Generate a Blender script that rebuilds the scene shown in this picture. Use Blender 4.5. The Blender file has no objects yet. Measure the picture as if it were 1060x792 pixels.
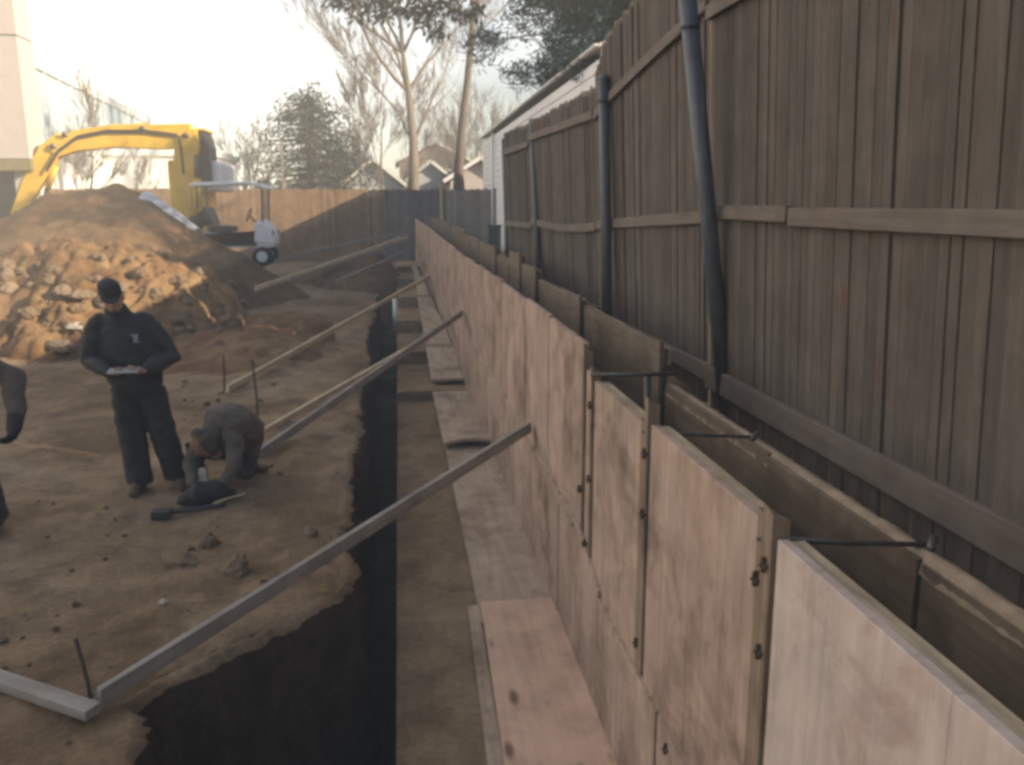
import bpy, math, random
from mathutils import Vector, Matrix, noise
random.seed(7)
S = bpy.context.scene
COL = S.collection
R = math.radians
V = Vector

# ------------------------------------------------------------ camera model
FPX = 890.0
PITCH, YAW = R(11.68), R(7.40)
CAM = V((0, 0, 2.35))
_f = V((math.sin(YAW)*math.cos(PITCH), math.cos(YAW)*math.cos(PITCH), -math.sin(PITCH)))
_r = V((math.cos(YAW), -math.sin(YAW), 0))
_u = _r.cross(_f)
def _ray(x, y): return _r*(x-530) + _u*(396-y) + _f*FPX
def atY(x, y, Y):
    d = _ray(x, y); return CAM + d*(Y/d.y)
def atX(x, y, X):
    d = _ray(x, y); return CAM + d*(X/d.x)
def atZ(x, y, z):
    d = _ray(x, y); return CAM + d*((z-CAM.z)/d.z)
def lerp(a, b, t): return a+(b-a)*t
def interp(x, pts):
    if x <= pts[0][0]: return pts[0][1]
    for (a, va), (b, vb) in zip(pts, pts[1:]):
        if x <= b: return va+(vb-va)*(x-a)/(b-a)
    return pts[-1][1]
def fbm(x, y, z=0, o=4): return noise.fractal(V((x, y, z)), 0.9, 2.1, o)   # about -1..1

# ------------------------------------------------------------ materials
MATS = {}
def nmat(name):
    m = bpy.data.materials.new(name); m.use_nodes = True
    n = m.node_tree.nodes; l = m.node_tree.links
    return m, n, l, n['Principled BSDF']
def texco(n, l, scale=(1, 1, 1)):
    t = n.new('ShaderNodeTexCoord'); mp = n.new('ShaderNodeMapping')
    mp.inputs['Scale'].default_value = scale
    l.new(t.outputs['Object'], mp.inputs['Vector']); return mp.outputs['Vector']
def noisen(n, l, vec, scale, detail=6, rough=.6, dist=0):
    t = n.new('ShaderNodeTexNoise'); t.inputs['Scale'].default_value = scale
    t.inputs['Detail'].default_value = detail; t.inputs['Roughness'].default_value = rough
    t.inputs['Distortion'].default_value = dist
    l.new(vec, t.inputs['Vector']); return t.outputs['Fac']
def ramp(n, l, fac, stops):
    r = n.new('ShaderNodeValToRGB'); e = r.color_ramp.elements
    while len(e) < len(stops): e.new(.5)
    for k, (p, c) in enumerate(stops):
        e[k].position = p; e[k].color = (*c, 1) if len(c) == 3 else c
    l.new(fac, r.inputs['Fac']); return r.outputs['Color']
def mixc(n, l, fac, a, b, mode='MIX'):
    m = n.new('ShaderNodeMix'); m.data_type = 'RGBA'; m.blend_type = mode
    if isinstance(fac, float): m.inputs[0].default_value = fac
    else: l.new(fac, m.inputs[0])
    for k, s in ((6, a), (7, b)):
        if isinstance(s, tuple): m.inputs[k].default_value = (*s, 1)
        else: l.new(s, m.inputs[k])
    return m.outputs[2]
def bump(n, l, b, h, strength=.4, dist=.02):
    x = n.new('ShaderNodeBump'); x.inputs['Strength'].default_value = strength
    x.inputs['Distance'].default_value = dist
    l.new(h, x.inputs['Height']); l.new(x.outputs['Normal'], b.inputs['Normal'])
def simple(name, c1, c2=None, scale=6, rough=.7, bmp=.2, stretch=(1, 1, 1), metal=0, bdist=.01, det=6, island=0.0):
    m, n, l, b = nmat(name)
    c2 = c2 or tuple(v*.7 for v in c1)
    vec = texco(n, l, stretch)
    f = noisen(n, l, vec, scale, det)
    col = ramp(n, l, f, [(.3, c2), (.7, c1)])
    if island:
        g = n.new('ShaderNodeNewGeometry')
        r2 = ramp(n, l, g.outputs['Random Per Island'], [(0, (1-island,)*3), (1, (1+island*.4,)*3)])
        col = mixc(n, l, 1.0, col, r2, 'MULTIPLY')
    l.new(col, b.inputs['Base Color'])
    b.inputs['Roughness'].default_value = rough; b.inputs['Metallic'].default_value = metal
    if bmp: bump(n, l, b, f, bmp, bdist)
    MATS[name] = m; return m

def soil(name, a, b_, c, wet=.95, sc=1.0):
    m, n, l, b = nmat(name)
    vec = texco(n, l)
    big = noisen(n, l, vec, .45*sc, 5, .6, .6)
    mid = noisen(n, l, vec, 3.2*sc, 8, .7)
    fine = noisen(n, l, vec, 26*sc, 6, .75)
    base = ramp(n, l, big, [(.36, a), (.5, b_), (.66, c)])
    m2 = ramp(n, l, mid, [(.3, (.55, .52, .5)), (.62, (1.15, 1.12, 1.08))])
    base = mixc(n, l, 1.0, base, m2, 'MULTIPLY')
    m3 = ramp(n, l, fine, [(.3, (.62, .6, .58)), (.7, (1.25, 1.22, 1.18))])
    base = mixc(n, l, .8, base, m3, 'MULTIPLY')
    # pale grit
    v = n.new('ShaderNodeTexVoronoi'); v.inputs['Scale'].default_value = 14*sc; l.new(vec, v.inputs['Vector'])
    gr = ramp(n, l, v.outputs['Distance'], [(.04, (1, 1, 1)), (.1, (0, 0, 0))])
    grn = n.new('ShaderNodeMath'); grn.operation = 'MULTIPLY'; l.new(gr, grn.inputs[0]); l.new(mid, grn.inputs[1])
    base = mixc(n, l, grn.outputs[0], base, (.34, .29, .23))
    l.new(base, b.inputs['Base Color']); b.inputs['Roughness'].default_value = wet
    ad = n.new('ShaderNodeMath'); ad.operation = 'MULTIPLY_ADD'; ad.inputs[1].default_value = .5
    l.new(fine, ad.inputs[0]); l.new(mid, ad.inputs[2])
    bump(n, l, b, ad.outputs[0], 1.0, .06)
    b.inputs['Specular IOR Level'].default_value = .2
    MATS[name] = m; return m

def wood(name, a, b_, axis=1, stain=.5, stainc=(.12, .075, .045), rough=.8, grain=1.0, knots=False, island=0.0, bs=.25, splash=0):
    """sawn timber / plywood: long grain along one axis, dirty patches"""
    m, n, l, b = nmat(name)
    st = [14, 14, 14]; st[axis] = .7
    vec = texco(n, l, tuple(st)); vo = texco(n, l)
    g = noisen(n, l, vec, 1.6*grain, 8, .65, .5)
    col = ramp(n, l, g, [(.25, b_), (.6, a)])
    if splash:
        sp = noisen(n, l, texco(n, l, (1, 1, .8)), 2.6, 9, .68, .3)
        sm_ = ramp(n, l, sp, [(.5, (0, 0, 0)), (.75, (splash*.6,)*3)])
        col = mixc(n, l, sm_, col, (.50, .45, .41))
    blot = noisen(n, l, vo, 2.3, 9, .68, .35)
    bm = ramp(n, l, blot, [(.47, (0, 0, 0)), (.66, (stain,)*3)])
    col = mixc(n, l, bm, col, stainc)
    pal = noisen(n, l, vo, 4.3, 5, .6, .4)
    pm = ramp(n, l, pal, [(.3, (.8, .8, .8)), (.7, (1.12, 1.1, 1.08))])
    col = mixc(n, l, 1.0, col, pm, 'MULTIPLY')
    if knots:
        st2 = [4.5, 4.5, 4.5]; st2[axis] = 1.6
        vk = texco(n, l, tuple(st2))
        v = n.new('ShaderNodeTexVoronoi'); v.inputs['Scale'].default_value = 1.0; l.new(vk, v.inputs['Vector'])
        kk = ramp(n, l, v.outputs['Distance'], [(.07, (.85,)*3), (.17, (0, 0, 0))])
        col = mixc(n, l, kk, col, (.1, .05, .03))
    if island:
        ge = n.new('ShaderNodeNewGeometry')
        r2 = ramp(n, l, ge.outputs['Random Per Island'], [(0, (1-island,)*3), (1, (1+island*.5,)*3)])
        col = mixc(n, l, 1.0, col, r2, 'MULTIPLY')
    l.new(col, b.inputs['Base Color']); b.inputs['Roughness'].default_value = rough
    b.inputs['Specular IOR Level'].default_value = .25
    bump(n, l, b, g, bs, .006)
    MATS[name] = m; return m

soil('soil_ground', (.19, .125, .07), (.30, .21, .132), (.38, .29, .20))
soil('soil_pit_shade', (.048, .033, .021), (.062, .043, .028), (.085, .06, .04))  # near-black soil colour that carries the shade inside the trench
soil('soil_heap', (.16, .092, .048), (.27, .165, .085), (.40, .27, .15), sc=1.3)
soil('soil_back_heap', (.13, .08, .045), (.19, .12, .066), (.25, .165, .095), sc=1.2)
soil('soil_orange', (.20, .112, .06), (.27, .16, .09), (.31, .2, .12), sc=1.2)
soil('concrete_footing', (.23, .16, .095), (.31, .225, .14), (.35, .265, .175), sc=.8)
wood('form_ply', (.47, .335, .27), (.31, .21, .165), axis=2, stain=.85, stainc=(.17, .115, .08), bs=.15, island=.2, splash=.6)
wood('form_ply_pale', (.49, .40, .36), (.38, .30, .26), axis=2, stain=.9, stainc=(.27, .165, .135), bs=.12, splash=.8)
wood('form_ply_brown', (.42, .305, .245), (.27, .19, .145), axis=2, stain=.75, stainc=(.13, .085, .05), bs=.15, splash=.5)
wood('form_edge', (.46, .37, .26), (.20, .15, .10), axis=1, stain=.4, grain=2.4)
wood('batten_dark', (.26, .19, .14), (.13, .092, .066), axis=2, stain=.8, stainc=(.09, .06, .04), grain=1.5)
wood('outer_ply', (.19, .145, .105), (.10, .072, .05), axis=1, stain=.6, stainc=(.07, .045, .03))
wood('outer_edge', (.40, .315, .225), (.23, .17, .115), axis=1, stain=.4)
wood('fresh_ply', (.60, .41, .31), (.47, .30, .22), axis=1, stain=.25, stainc=(.30, .15, .08), rough=.6, knots=True, bs=.08)
wood('old_plank', (.43, .33, .25), (.29, .215, .155), axis=1, stain=.7, stainc=(.15, .105, .07))
wood('brace_grey', (.31, .285, .255), (.19, .17, .15), axis=0, stain=.3)
wood('brace_pale', (.62, .50, .34), (.44, .34, .22), axis=0, stain=.2)
wood('fence_board', (.118, .096, .082), (.068, .055, .047), axis=2, stain=.35, stainc=(.06, .045, .035), knots=True, island=.22, grain=1.3)
wood('fence_rail', (.16, .132, .115), (.10, .082, .07), axis=1, stain=.3)
wood('back_fence', (.34, .225, .14), (.22, .14, .085), axis=2, stain=.25, island=.25)
wood('grey_fence', (.20, .19, .19), (.12, .115, .115), axis=2, stain=.25, island=.25)
simple('post_metal', (.075, .085, .105), (.045, .05, .062), 9, .5, .1)
simple('rust', (.09, .055, .035), (.04, .03, .025), 30, .8, .3)
simple('steel', (.16, .15, .145), (.07, .065, .06), 30, .45, .2, metal=.7)
simple('yellow', (.80, .50, .05), (.62, .36, .03), 3, .42, .05)
simple('rubber', (.03, .03, .03), (.02, .02, .02), 8, .8, .2)
simple('black_plastic', (.03, .03, .033), (.02, .02, .022), 8, .5, .1)
simple('white_paint', (.78, .79, .82), (.68, .69, .73), 2, .35, .02)
simple('white_siding', (.74, .72, .73), (.66, .64, .66), 1.5, .7, .05)
simple('stucco', (.50, .45, .43), (.44, .395, .375), 3, .85, .1)
simple('olive_trim', (.24, .2, .1), (.14, .12, .07), 3, .7, .1)
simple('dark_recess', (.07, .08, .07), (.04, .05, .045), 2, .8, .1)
simple('roof_brown', (.24, .18, .16), (.17, .125, .11), 12, .85, .4)
simple('roof_pale', (.50, .46, .47), (.38, .34, .35), 12, .85, .4)
simple('roof_grey', (.17, .165, .17), (.10, .10, .105), 12, .85, .4)
simple('siding_grey', (.50, .52, .55), (.42, .44, .47), 2, .7, .1)
simple('brick_red', (.27, .20, .165), (.20, .14, .115), 8, .8, .3)
simple('trim_white', (.8, .8, .78), (.72, .72, .7), 2, .5, .02)
simple('teal_box', (.06, .11, .11), (.04, .08, .08), 5, .6, .1)
simple('rock', (.31, .235, .165), (.18, .125, .08), 9, .9, .7, bdist=.03)
simple('clod', (.30, .205, .125), (.18, .12, .07), 12, .95, .9, bdist=.03)
simple('pale_rubble', (.52, .47, .40), (.36, .31, .25), 9, .8, .5, bdist=.02)
simple('skin', (.42, .24, .17), (.33, .18, .12), 14, .6, .05)
simple('skin_dark', (.28, .155, .11), (.22, .12, .08), 14, .6, .05)
simple('jacket_navy', (.045, .044, .044), (.028, .028, .029), 10, .9, .35)
simple('trousers_black', (.032, .031, .031), (.02, .019, .02), 10, .9, .35)
simple('hoodie_grey', (.125, .10, .085), (.08, .063, .054), 9, .95, .4)
simple('hoodie_brown', (.11, .085, .07), (.07, .055, .045), 9, .95, .4)
simple('glove_black', (.02, .02, .022), (.012, .012, .014), 20, .8, .3)
simple('boot', (.13, .085, .055), (.08, .05, .035), 20, .8, .3)
simple('hair', (.03, .022, .018), (.02, .015, .012), 30, .8, .4)
simple('emblem', (.32, .35, .38), (.26, .28, .31), 30, .7, .02)
simple('paper', (.33, .33, .34), (.27, .27, .28), 10, .7, .02)
simple('tarp', (.68, .70, .76), (.52, .54, .60), 3, .45, .4)
simple('bark_pale', (.25, .21, .17), (.14, .118, .095), 7, .9, .6, stretch=(1, 1, .25))
simple('bark_brown', (.18, .14, .115), (.10, .08, .068), 7, .9, .6, stretch=(1, 1, .25))
simple('twig', (.21, .165, .14), (.14, .115, .10), 5, .9, .1)
simple('needle_dark', (.055, .095, .065), (.03, .055, .04), .8, .75, 0, island=.35)
simple('needle_blue', (.05, .10, .10), (.028, .058, .06), 1.1, .75, 0, island=.35)
simple('leaf_dark', (.04, .052, .045), (.025, .035, .03), 1.1, .6, 0, island=.35)
simple('straw', (.42, .34, .2), (.27, .21, .12), 14, .9, .3)
def glassy(name, c, rough=.08):
    m, n, l, b = nmat(name)
    b.inputs['Base Color'].default_value = (*c, 1); b.inputs['Roughness'].default_value = rough
    b.inputs['Metallic'].default_value = .55; MATS[name] = m
glassy('glass_blue', (.62, .74, .82), .12); glassy('glass_dark', (.06, .07, .08))
def screen(name, c, alpha):
    m, n, l, b = nmat(name)
    b.inputs['Base Color'].default_value = (*c, 1); b.inputs['Roughness'].default_value = .1
    b.inputs['Alpha'].default_value = alpha; MATS[name] = m
screen('windscreen', (.3, .33, .35), .35)
M = MATS

# ------------------------------------------------------------ mesh helpers
def ortho(d, up=V((0, 0, 1))):
    d = d.normalized()
    s = d.cross(up)
    if s.length < 1e-4: s = d.cross(V((0, 1, 0)))
    s.normalize(); return d, s, s.cross(d).normalized()
class MB:
    def __init__(s): s.v = []; s.f = []
    def box(s, lo, hi):
        x0, y0, z0 = lo; x1, y1, z1 = hi
        return s.hexa([V(p) for p in ((x0, y0, z0), (x1, y0, z0), (x1, y1, z0), (x0, y1, z0), (x0, y0, z1), (x1, y0, z1), (x1, y1, z1), (x0, y1, z1))])
    def hexa(s, p):
        i = len(s.v); s.v += [tuple(q) for q in p]
        s.f += [tuple(i+k for k in q) for q in ((3, 2, 1, 0), (4, 5, 6, 7), (0, 1, 5, 4), (1, 2, 6, 5), (2, 3, 7, 6), (3, 0, 4, 7))]
        return s
    def beam(s, a, b, w, h, up=V((0, 0, 1))):
        a = V(a); b = V(b); d, e, u = ortho(b-a, up)
        e = e*w/2; u = u*h/2
        return s.hexa([a-e-u, a+e-u, b+e-u, b-e-u, a-e+u, a+e+u, b+e+u, b-e+u])
    def tube(s, pts, rad, n=8, cap=True, asp=1.0, side=None, dome=False):
        pts = [V(p) for p in pts]
        if not isinstance(rad, (list, tuple)): rad = [rad]*len(pts)
        rad = list(rad)
        if dome:
            d0 = (pts[0]-pts[1]).normalized(); d1 = (pts[-1]-pts[-2]).normalized()
            r0 = rad[0] if not isinstance(rad[0], tuple) else min(rad[0]); r1 = rad[-1] if not isinstance(rad[-1], tuple) else min(rad[-1])
            sc = lambda r, k: (r[0]*k, r[1]*k) if isinstance(r, tuple) else r*k
            pts = [pts[0]+d0*r0*.95, pts[0]+d0*r0*.7]+pts+[pts[-1]+d1*r1*.7, pts[-1]+d1*r1*.95]
            rad = [sc(rad[0], .25), sc(rad[0], .75)]+rad+[sc(rad[-1], .75), sc(rad[-1], .25)]
        base = len(s.v); prev = None
        for k, p in enumerate(pts):
            t = (pts[min(k+1, len(pts)-1)]-pts[max(k-1, 0)]).normalized()
            if side is not None:
                e = (V(side)-t*V(side).dot(t)).normalized()
            elif prev is None:
                _, e, _ = ortho(t)
            else:
                e = prev-t*prev.dot(t)
                if e.length < 1e-5: _, e, _ = ortho(t)
                e.normalize()
            prev = e; u = t.cross(e)
            r = rad[k]; rx, ry = r if isinstance(r, tuple) else (r, r*asp)
            for j in range(n):
                a = 2*math.pi*j/n
                s.v.append(tuple(p+e*math.cos(a)*rx+u*math.sin(a)*ry))
        for k in range(len(pts)-1):
            for j in range(n):
                a = base+k*n+j; b = base+k*n+(j+1) % n
                s.f.append((a, b, b+n, a+n))
        if cap:
            s.f.append(tuple(base+j for j in reversed(range(n))))
            s.f.append(tuple(base+(len(pts)-1)*n+j for j in range(n)))
        return s
    def prism(s, poly, ax, a, b):
        """closed outline extruded along axis ax from a to b; poly holds the other two coordinates"""
        i = len(s.v); m = len(poly)
        for c in (a, b):
            for p in poly:
                q = list(p); q.insert(ax, c); s.v.append(tuple(q))
        s.f.append(tuple(i+k for k in range(m))); s.f.append(tuple(i+m+k for k in reversed(range(m))))
        for k in range(m):
            s.f.append((i+k, i+m+k, i+m+(k+1) % m, i+(k+1) % m))
        return s
    def ball(s, c, r, n=10, sq=(1, 1, 1)):
        c = V(c); i = len(s.v); rings = n//2
        for a in range(1, rings):
            th = math.pi*a/rings
            for b in range(n):
                ph = 2*math.pi*b/n
                s.v.append((c.x+r*sq[0]*math.sin(th)*math.cos(ph), c.y+r*sq[1]*math.sin(th)*math.sin(ph), c.z+r*sq[2]*math.cos(th)))
        t = len(s.v); s.v.append((c.x, c.y, c.z+r*sq[2])); s.v.append((c.x, c.y, c.z-r*sq[2]))
        for a in range(rings-2):
            for b in range(n):
                p = i+a*n+b; q = i+a*n+(b+1) % n; s.f.append((p, p+n, q+n, q))
        for b in range(n):
            s.f.append((t, i+b, i+(b+1) % n)); l0 = i+(rings-2)*n
            s.f.append((t+1, l0+(b+1) % n, l0+b))
        return s
    def quad(s, a, b, c, d):
        i = len(s.v); s.v += [tuple(a), tuple(b), tuple(c), tuple(d)]; s.f.append((i, i+1, i+2, i+3)); return s
    def build(s, name, mat, parent=None, smooth=False, bevel=0, org=None, fix=True):
        me = bpy.data.meshes.new(name)
        vs = s.v
        if org is not None:
            o_ = V(org); vs = [tuple(V(v)-o_) for v in s.v]
        me.from_pydata(vs, [], s.f); me.update()
        if fix:
            import bmesh
            bm = bmesh.new(); bm.from_mesh(me); bmesh.ops.recalc_face_normals(bm, faces=bm.faces); bm.to_mesh(me); bm.free()
        me.materials.append(M[mat] if isinstance(mat, str) else mat)
        if smooth: me.polygons.foreach_set('use_smooth', [True]*len(me.polygons))
        o = bpy.data.objects.new(name, me); COL.objects.link(o)
        if org is not None: o.location = org
        if parent is not None: 
            o.parent = parent
        if bevel:
            b = o.modifiers.new('bevel', 'BEVEL'); b.width = bevel; b.segments = 2; b.limit_method = 'ANGLE'
        return o
def empty(name, loc=(0, 0, 0), rz=0):
    o = bpy.data.objects.new(name, None); COL.objects.link(o); o.location = loc; o.rotation_euler.z = rz
    o.empty_display_size = .2; return o
def tag(o, label=None, cat=None, group=None, kind=None):
    for k, v in (('label', label), ('category', cat), ('group', group), ('kind', kind)):
        if v: o[k] = v
    return o
def wpart(mb, name, mat, root, **k):
    """part whose verts are in world coordinates, root at a location without rotation"""
    o = mb.build(name, mat, root, **k)
    o.location = (V((0, 0, 0)) if 'org' not in k else V(k['org']))-root.location
    return o

# ------------------------------------------------------------ lie of the site
XW = [(-3, 1.1), (9, 1.1), (12, 1.06), (16, .96), (20, .82), (27, .52)]
ZT = [(-3, 1.35), (5.05, 1.35), (5.06, 1.53), (14, 1.54), (19, 1.69), (27, 1.93)]
def Xw(Y): return interp(Y, XW)
def Zt(Y): return interp(Y, ZT)
def Zb(Y):                                  # stepped top of the footing
    for a, z in ((13.2, -.65), (15.6, -.5), (18, -.28), (20.4, -.02), (22.8, .22), (25, .45)):
        if Y < a: return z
    return .62
_edge = [(-2, -1.25), (2.6, -1.25), (3.35, -1.22), (3.75, -1.27), (3.95, -1.38), (4.12, -1.34), (4.4, -1.02), (4.75, -.68), (5.15, -.44), (5.5, -.38), (5.9, -.44), (6.1, -.52), (6.5, -.46), (8, -.56), (9, -.5), (11, -.6), (13, -.55), (15, -.65), (18, -.6), (21, -.6), (23, -.5), (25, -.3), (40, -.3)]
def edgeX(Y):
    return interp(Y, _edge)+.05*fbm(Y*1.7, 3.3, 1)+.03*noise.noise(V((Y*6, 0, 8)))
def ground_z(x, y):
    z = .03*fbm(x*.5, y*.5, 0)+.022*fbm(x*2.2, y*2.2, 4)+.010*fbm(x*8, y*8, 9)
    z += interp(y, [(13, 0), (17, .12), (24, .35), (30, .42), (200, .42)])
    # tyre-ruts and low clods near the trench
    z += .05*max(0, fbm(x*1.3+4, y*.9, 6))*(1 if x > -2.4 else .5)
    return z
def right_z(x, y):
    return interp(y, [(0, .82), (5, .84), (7, .98), (9, 1.05), (12, 1.2), (16, 1.45), (20, 1.3), (26, .9), (34, .5)])+.05*fbm(x*1.3, y*1.3, 2)
def terrain(x, y):
    e = edgeX(y)
    g = ground_z(x, y)
    fl = Zb(y)-interp(y, [(4.6, 1.7), (6.5, .75), (10, .5)])+.05*fbm(x*2, y*2, 7)
    if y > 26.5: 
        t = min(1, (y-26.5)/2); fl = lerp(fl, .42, t)
    rx = Xw(y)+.56
    if x >= rx:
        return right_z(x, y) if y < 27.5 else lerp(right_z(x, y), g, min(1, (y-27.5)/3))
    if x <= e: 
        d = e-x
        return g-(.05*math.exp(-d*9))
    d = x-e
    t = min(1, d/.03)
    wall = lerp(g-.05, fl, t)
    return max(fl, wall)
def grid(name, mat, xs, ys, fn, **k):
    mb = MB(); nx = len(xs)
    mb.v = [(x, y, fn(x, y)) for y in ys for x in xs]
    mb.f = [(j*nx+i, j*nx+i+1, (j+1)*nx+i+1, (j+1)*nx+i) for j in range(len(ys)-1) for i in range(nx-1)]
    return mb.build(name, mat, smooth=True, fix=False)
def spaced(segs):
    out = []
    for a, b, st in segs:
        n = max(1, round((b-a)/st)); out += [a+(b-a)*i/n for i in range(n)]
    return out+[segs[-1][1]]
xs = spaced([(-110, -60, 10), (-60, -14, 4), (-14, -5, .35), (-5, -1.7, .07), (-1.7, .1, .028), (.1, 1.4, .3), (1.4, 2.4, .05), (2.4, 8, .5), (8, 60, 6), (60, 110, 10)])
ys = spaced([(-30, -4, 4), (-4, 1.5, .4), (1.5, 9, .045), (9, 18, .1), (18, 34, .3), (34, 80, 4), (80, 120, 10)])
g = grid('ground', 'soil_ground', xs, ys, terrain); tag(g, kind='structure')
g.data.materials.append(M['soil_pit_shade'])
for p_ in g.data.polygons:      # trench shade put into the soil colour on the floor
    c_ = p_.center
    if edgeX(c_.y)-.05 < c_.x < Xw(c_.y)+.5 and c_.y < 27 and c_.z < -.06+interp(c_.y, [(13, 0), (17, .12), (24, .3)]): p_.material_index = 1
# the cut bank of the trench: one sheet that rolls over the lip and undercuts a little below it
path = []; y = -2.0
while y < 27:
    path.append(V((edgeX(y), y, 0)))
    y += .03 if y < 10 else .12
bk_ = MB(); LV = 16
for k, p in enumerate(path):
    t_ = (path[min(k+14, len(path)-1)]-path[max(k-14, 0)]).normalized(); nn = V((t_.y, -t_.x, 0))
    zt_ = terrain(p.x-.03, p.y); zf_ = Zb(p.y)-interp(p.y, [(4.6, 1.7), (6.5, .75), (10, .5)])-.12
    for j in range(LV+1):
        if j < 3: off = (-.07, .0, .055)[j]; z = zt_+(.004, .014, -.02)[j]
        else:
            u_ = (j-2)/(LV-2); z = lerp(zt_-.02, zf_, u_); off = .075+.10*u_
        q = p+nn*off; a_ = .0 if j < 1 else (.018 if j < 3 else .05)
        nv = noise.fractal(V((q.x*4, q.y*4, z*5)), .9, 2.1, 5)
        q = q+nn*(nv*a_*.8+(.045*noise.noise(V((q.x*9, q.y*9, 4)))+.03*noise.noise(V((q.x*23, q.y*23, 1))) if j else 0)); bk_.v.append((q.x, q.y, z+(.01*nv if j else 0)))
for k in range(len(path)-1):
    for j in range(LV): a_ = k*(LV+1)+j; bk_.f.append((a_, a_+1, a_+LV+2, a_+LV+1))
bo = bk_.build('ground_bank', 'soil_ground', smooth=True, fix=False); bo['kind'] = 'structure'; bo.data.materials.append(M['soil_pit_shade'])
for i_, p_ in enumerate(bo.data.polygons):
    if i_ % LV >= 2: p_.material_index = 1  # shade painted into the bank colour from just below the lip down

# concrete footing with its steps
ft = MB()
st = [-3, 13.2, 15.6, 18, 20.4, 22.8, 25, 27.3]
prof = []
for a, b in zip(st, st[1:]):
    n = max(2, int((b-a)/.5))
    for i in range(n+1):
        prof.append((a+(b-a)*i/n if i < n else b-1e-3, Zb((a+b)/2)))
i0 = 0
nx = 15
for (Y, z) in prof:
    x0 = -.09; x1 = Xw(Y)+.58
    for k in range(nx+1):
        x = lerp(x0, x1, k/nx)
        ft.v.append((x, Y, z+.008*fbm(x*2, Y*2, 3)+(-.012 if k == 0 else 0)))
    ft.v.append((x0-.01, Y, z-.5))
w = nx+2
for j in range(len(prof)-1):
    for k in range(nx): a = j*w+k; ft.f.append((a, a+1, a+w+1, a+w))
    a = j*w; b = j*w+nx+1; ft.f.append((b, a, a+w, b+w))
tag(ft.build('concrete_footing', 'concrete_footing', fix=False), 'sandy concrete strip footing running the length of the trench beside the form wall', 'footing')

# ------------------------------------------------------------ dirt heaps
def heap(name, mat, x0, x1, yc, ridge, sf, sb, amp, freq, label, step=.075, rough=1.0, ywob=.5):
    mb = MB(); y0, y1 = yc-5.0, yc+4.5
    nx = int((x1-x0)/step); ny = int((y1-y0)/step)
    for j in range(ny+1):
        y = lerp(y0, y1, j/ny)
        for i in range(nx+1):
            x = lerp(x0, x1, i/nx)
            yy = yc+ywob*fbm(x*.35, 0, 5)
            d = y-yy; s_ = sf if d < 0 else sb
            h = interp(x, ridge)
            a = math.sqrt(d*d+.12)-.3
            z = h-s_*a
            big = abs(fbm(x*freq, y*freq, 2, 5)); fi = fbm(x*freq*3.2, y*freq*3.2, 8, 4)
            z += amp*(big*1.3-.35)+amp*.35*fi*rough
            b = noise.voronoi(V((x*freq*1.7, y*freq*1.7, 0)))[0]
            z += amp*.6*rough*(.5-min(1, b[0]))
            b = noise.voronoi(V((x*freq*4.6, y*freq*4.6, 3)))[0]
            z += amp*.42*rough*(.4-min(1, b[0]))+amp*.12*rough*noise.noise(V((x*11, y*11, 0)))
            lx = min(x-x0, x1-x)
            if lx < 1.2: z -= (1.2-lx)**2*.9
            ly = y-y0
            if ly < 1.6: z -= (1.6-ly)**2*.5
            mb.v.append((x, y, max(z, -.4)))
    w = nx+1
    for j in range(ny):
        for i in range(nx):
            a = j*w+i; q = (a, a+1, a+w+1, a+w)
            if max(mb.v[k][2] for k in q) > -.39: mb.f.append(q)
    o = mb.build(name, mat, smooth=True, fix=False, org=((x0+x1)/2, yc, 0))
    return tag(o, label, 'dirt heap')
def ridge_from(pix, Y): 
    r = []
    for px, py in pix:
        p = atY(px, py, Y); r.append((p.x, p.z))
    return r
rb = ridge_from([(-90, 262), (-30, 238), (10, 222), (45, 203), (80, 195), (115, 193), (150, 198), (175, 212), (205, 236), (250, 262), (290, 285), (340, 315)], 20.5)
heap('dirt_heap', 'soil_back_heap', -14, -1.1, 20.5, rb, .55, .6, .12, .9, 'tall smooth brown dirt heap rising in front of the excavator', rough=.5)
rf = ridge_from([(-120, 275), (-40, 268), (0, 258), (60, 243), (110, 250), (170, 262), (220, 277), (262, 303), (290, 330), (320, 370)], 16.2)
heap('dirt_heap', 'soil_heap', -9.5, -2.3, 16.2, rf, .78, .6, .17, 1.6, 'lumpy orange heap of clods and rubble behind the standing man', step=.05, rough=1.3)
rm = ridge_from([(120, 354), (180, 344), (230, 334), (280, 329), (315, 333), (345, 342), (368, 354)], 15.0)
heap('dirt_heap', 'soil_orange', -5.4, -.3, 15.0, rm, .17, .1, .09, 1.3, 'low reddish dirt mound between the rubble heap and the trench', step=.06, rough=1)
re_ = ridge_from([(270, 300), (310, 280), (350, 262), (395, 256), (425, 262)], 24.0)
heap('dirt_heap', 'soil_back_heap', -3.9, .35, 24.0, re_, .35, .3, .08, 1.1, 'dark trampled dirt bank at the far end of the trench', step=.09, rough=.7)

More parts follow.
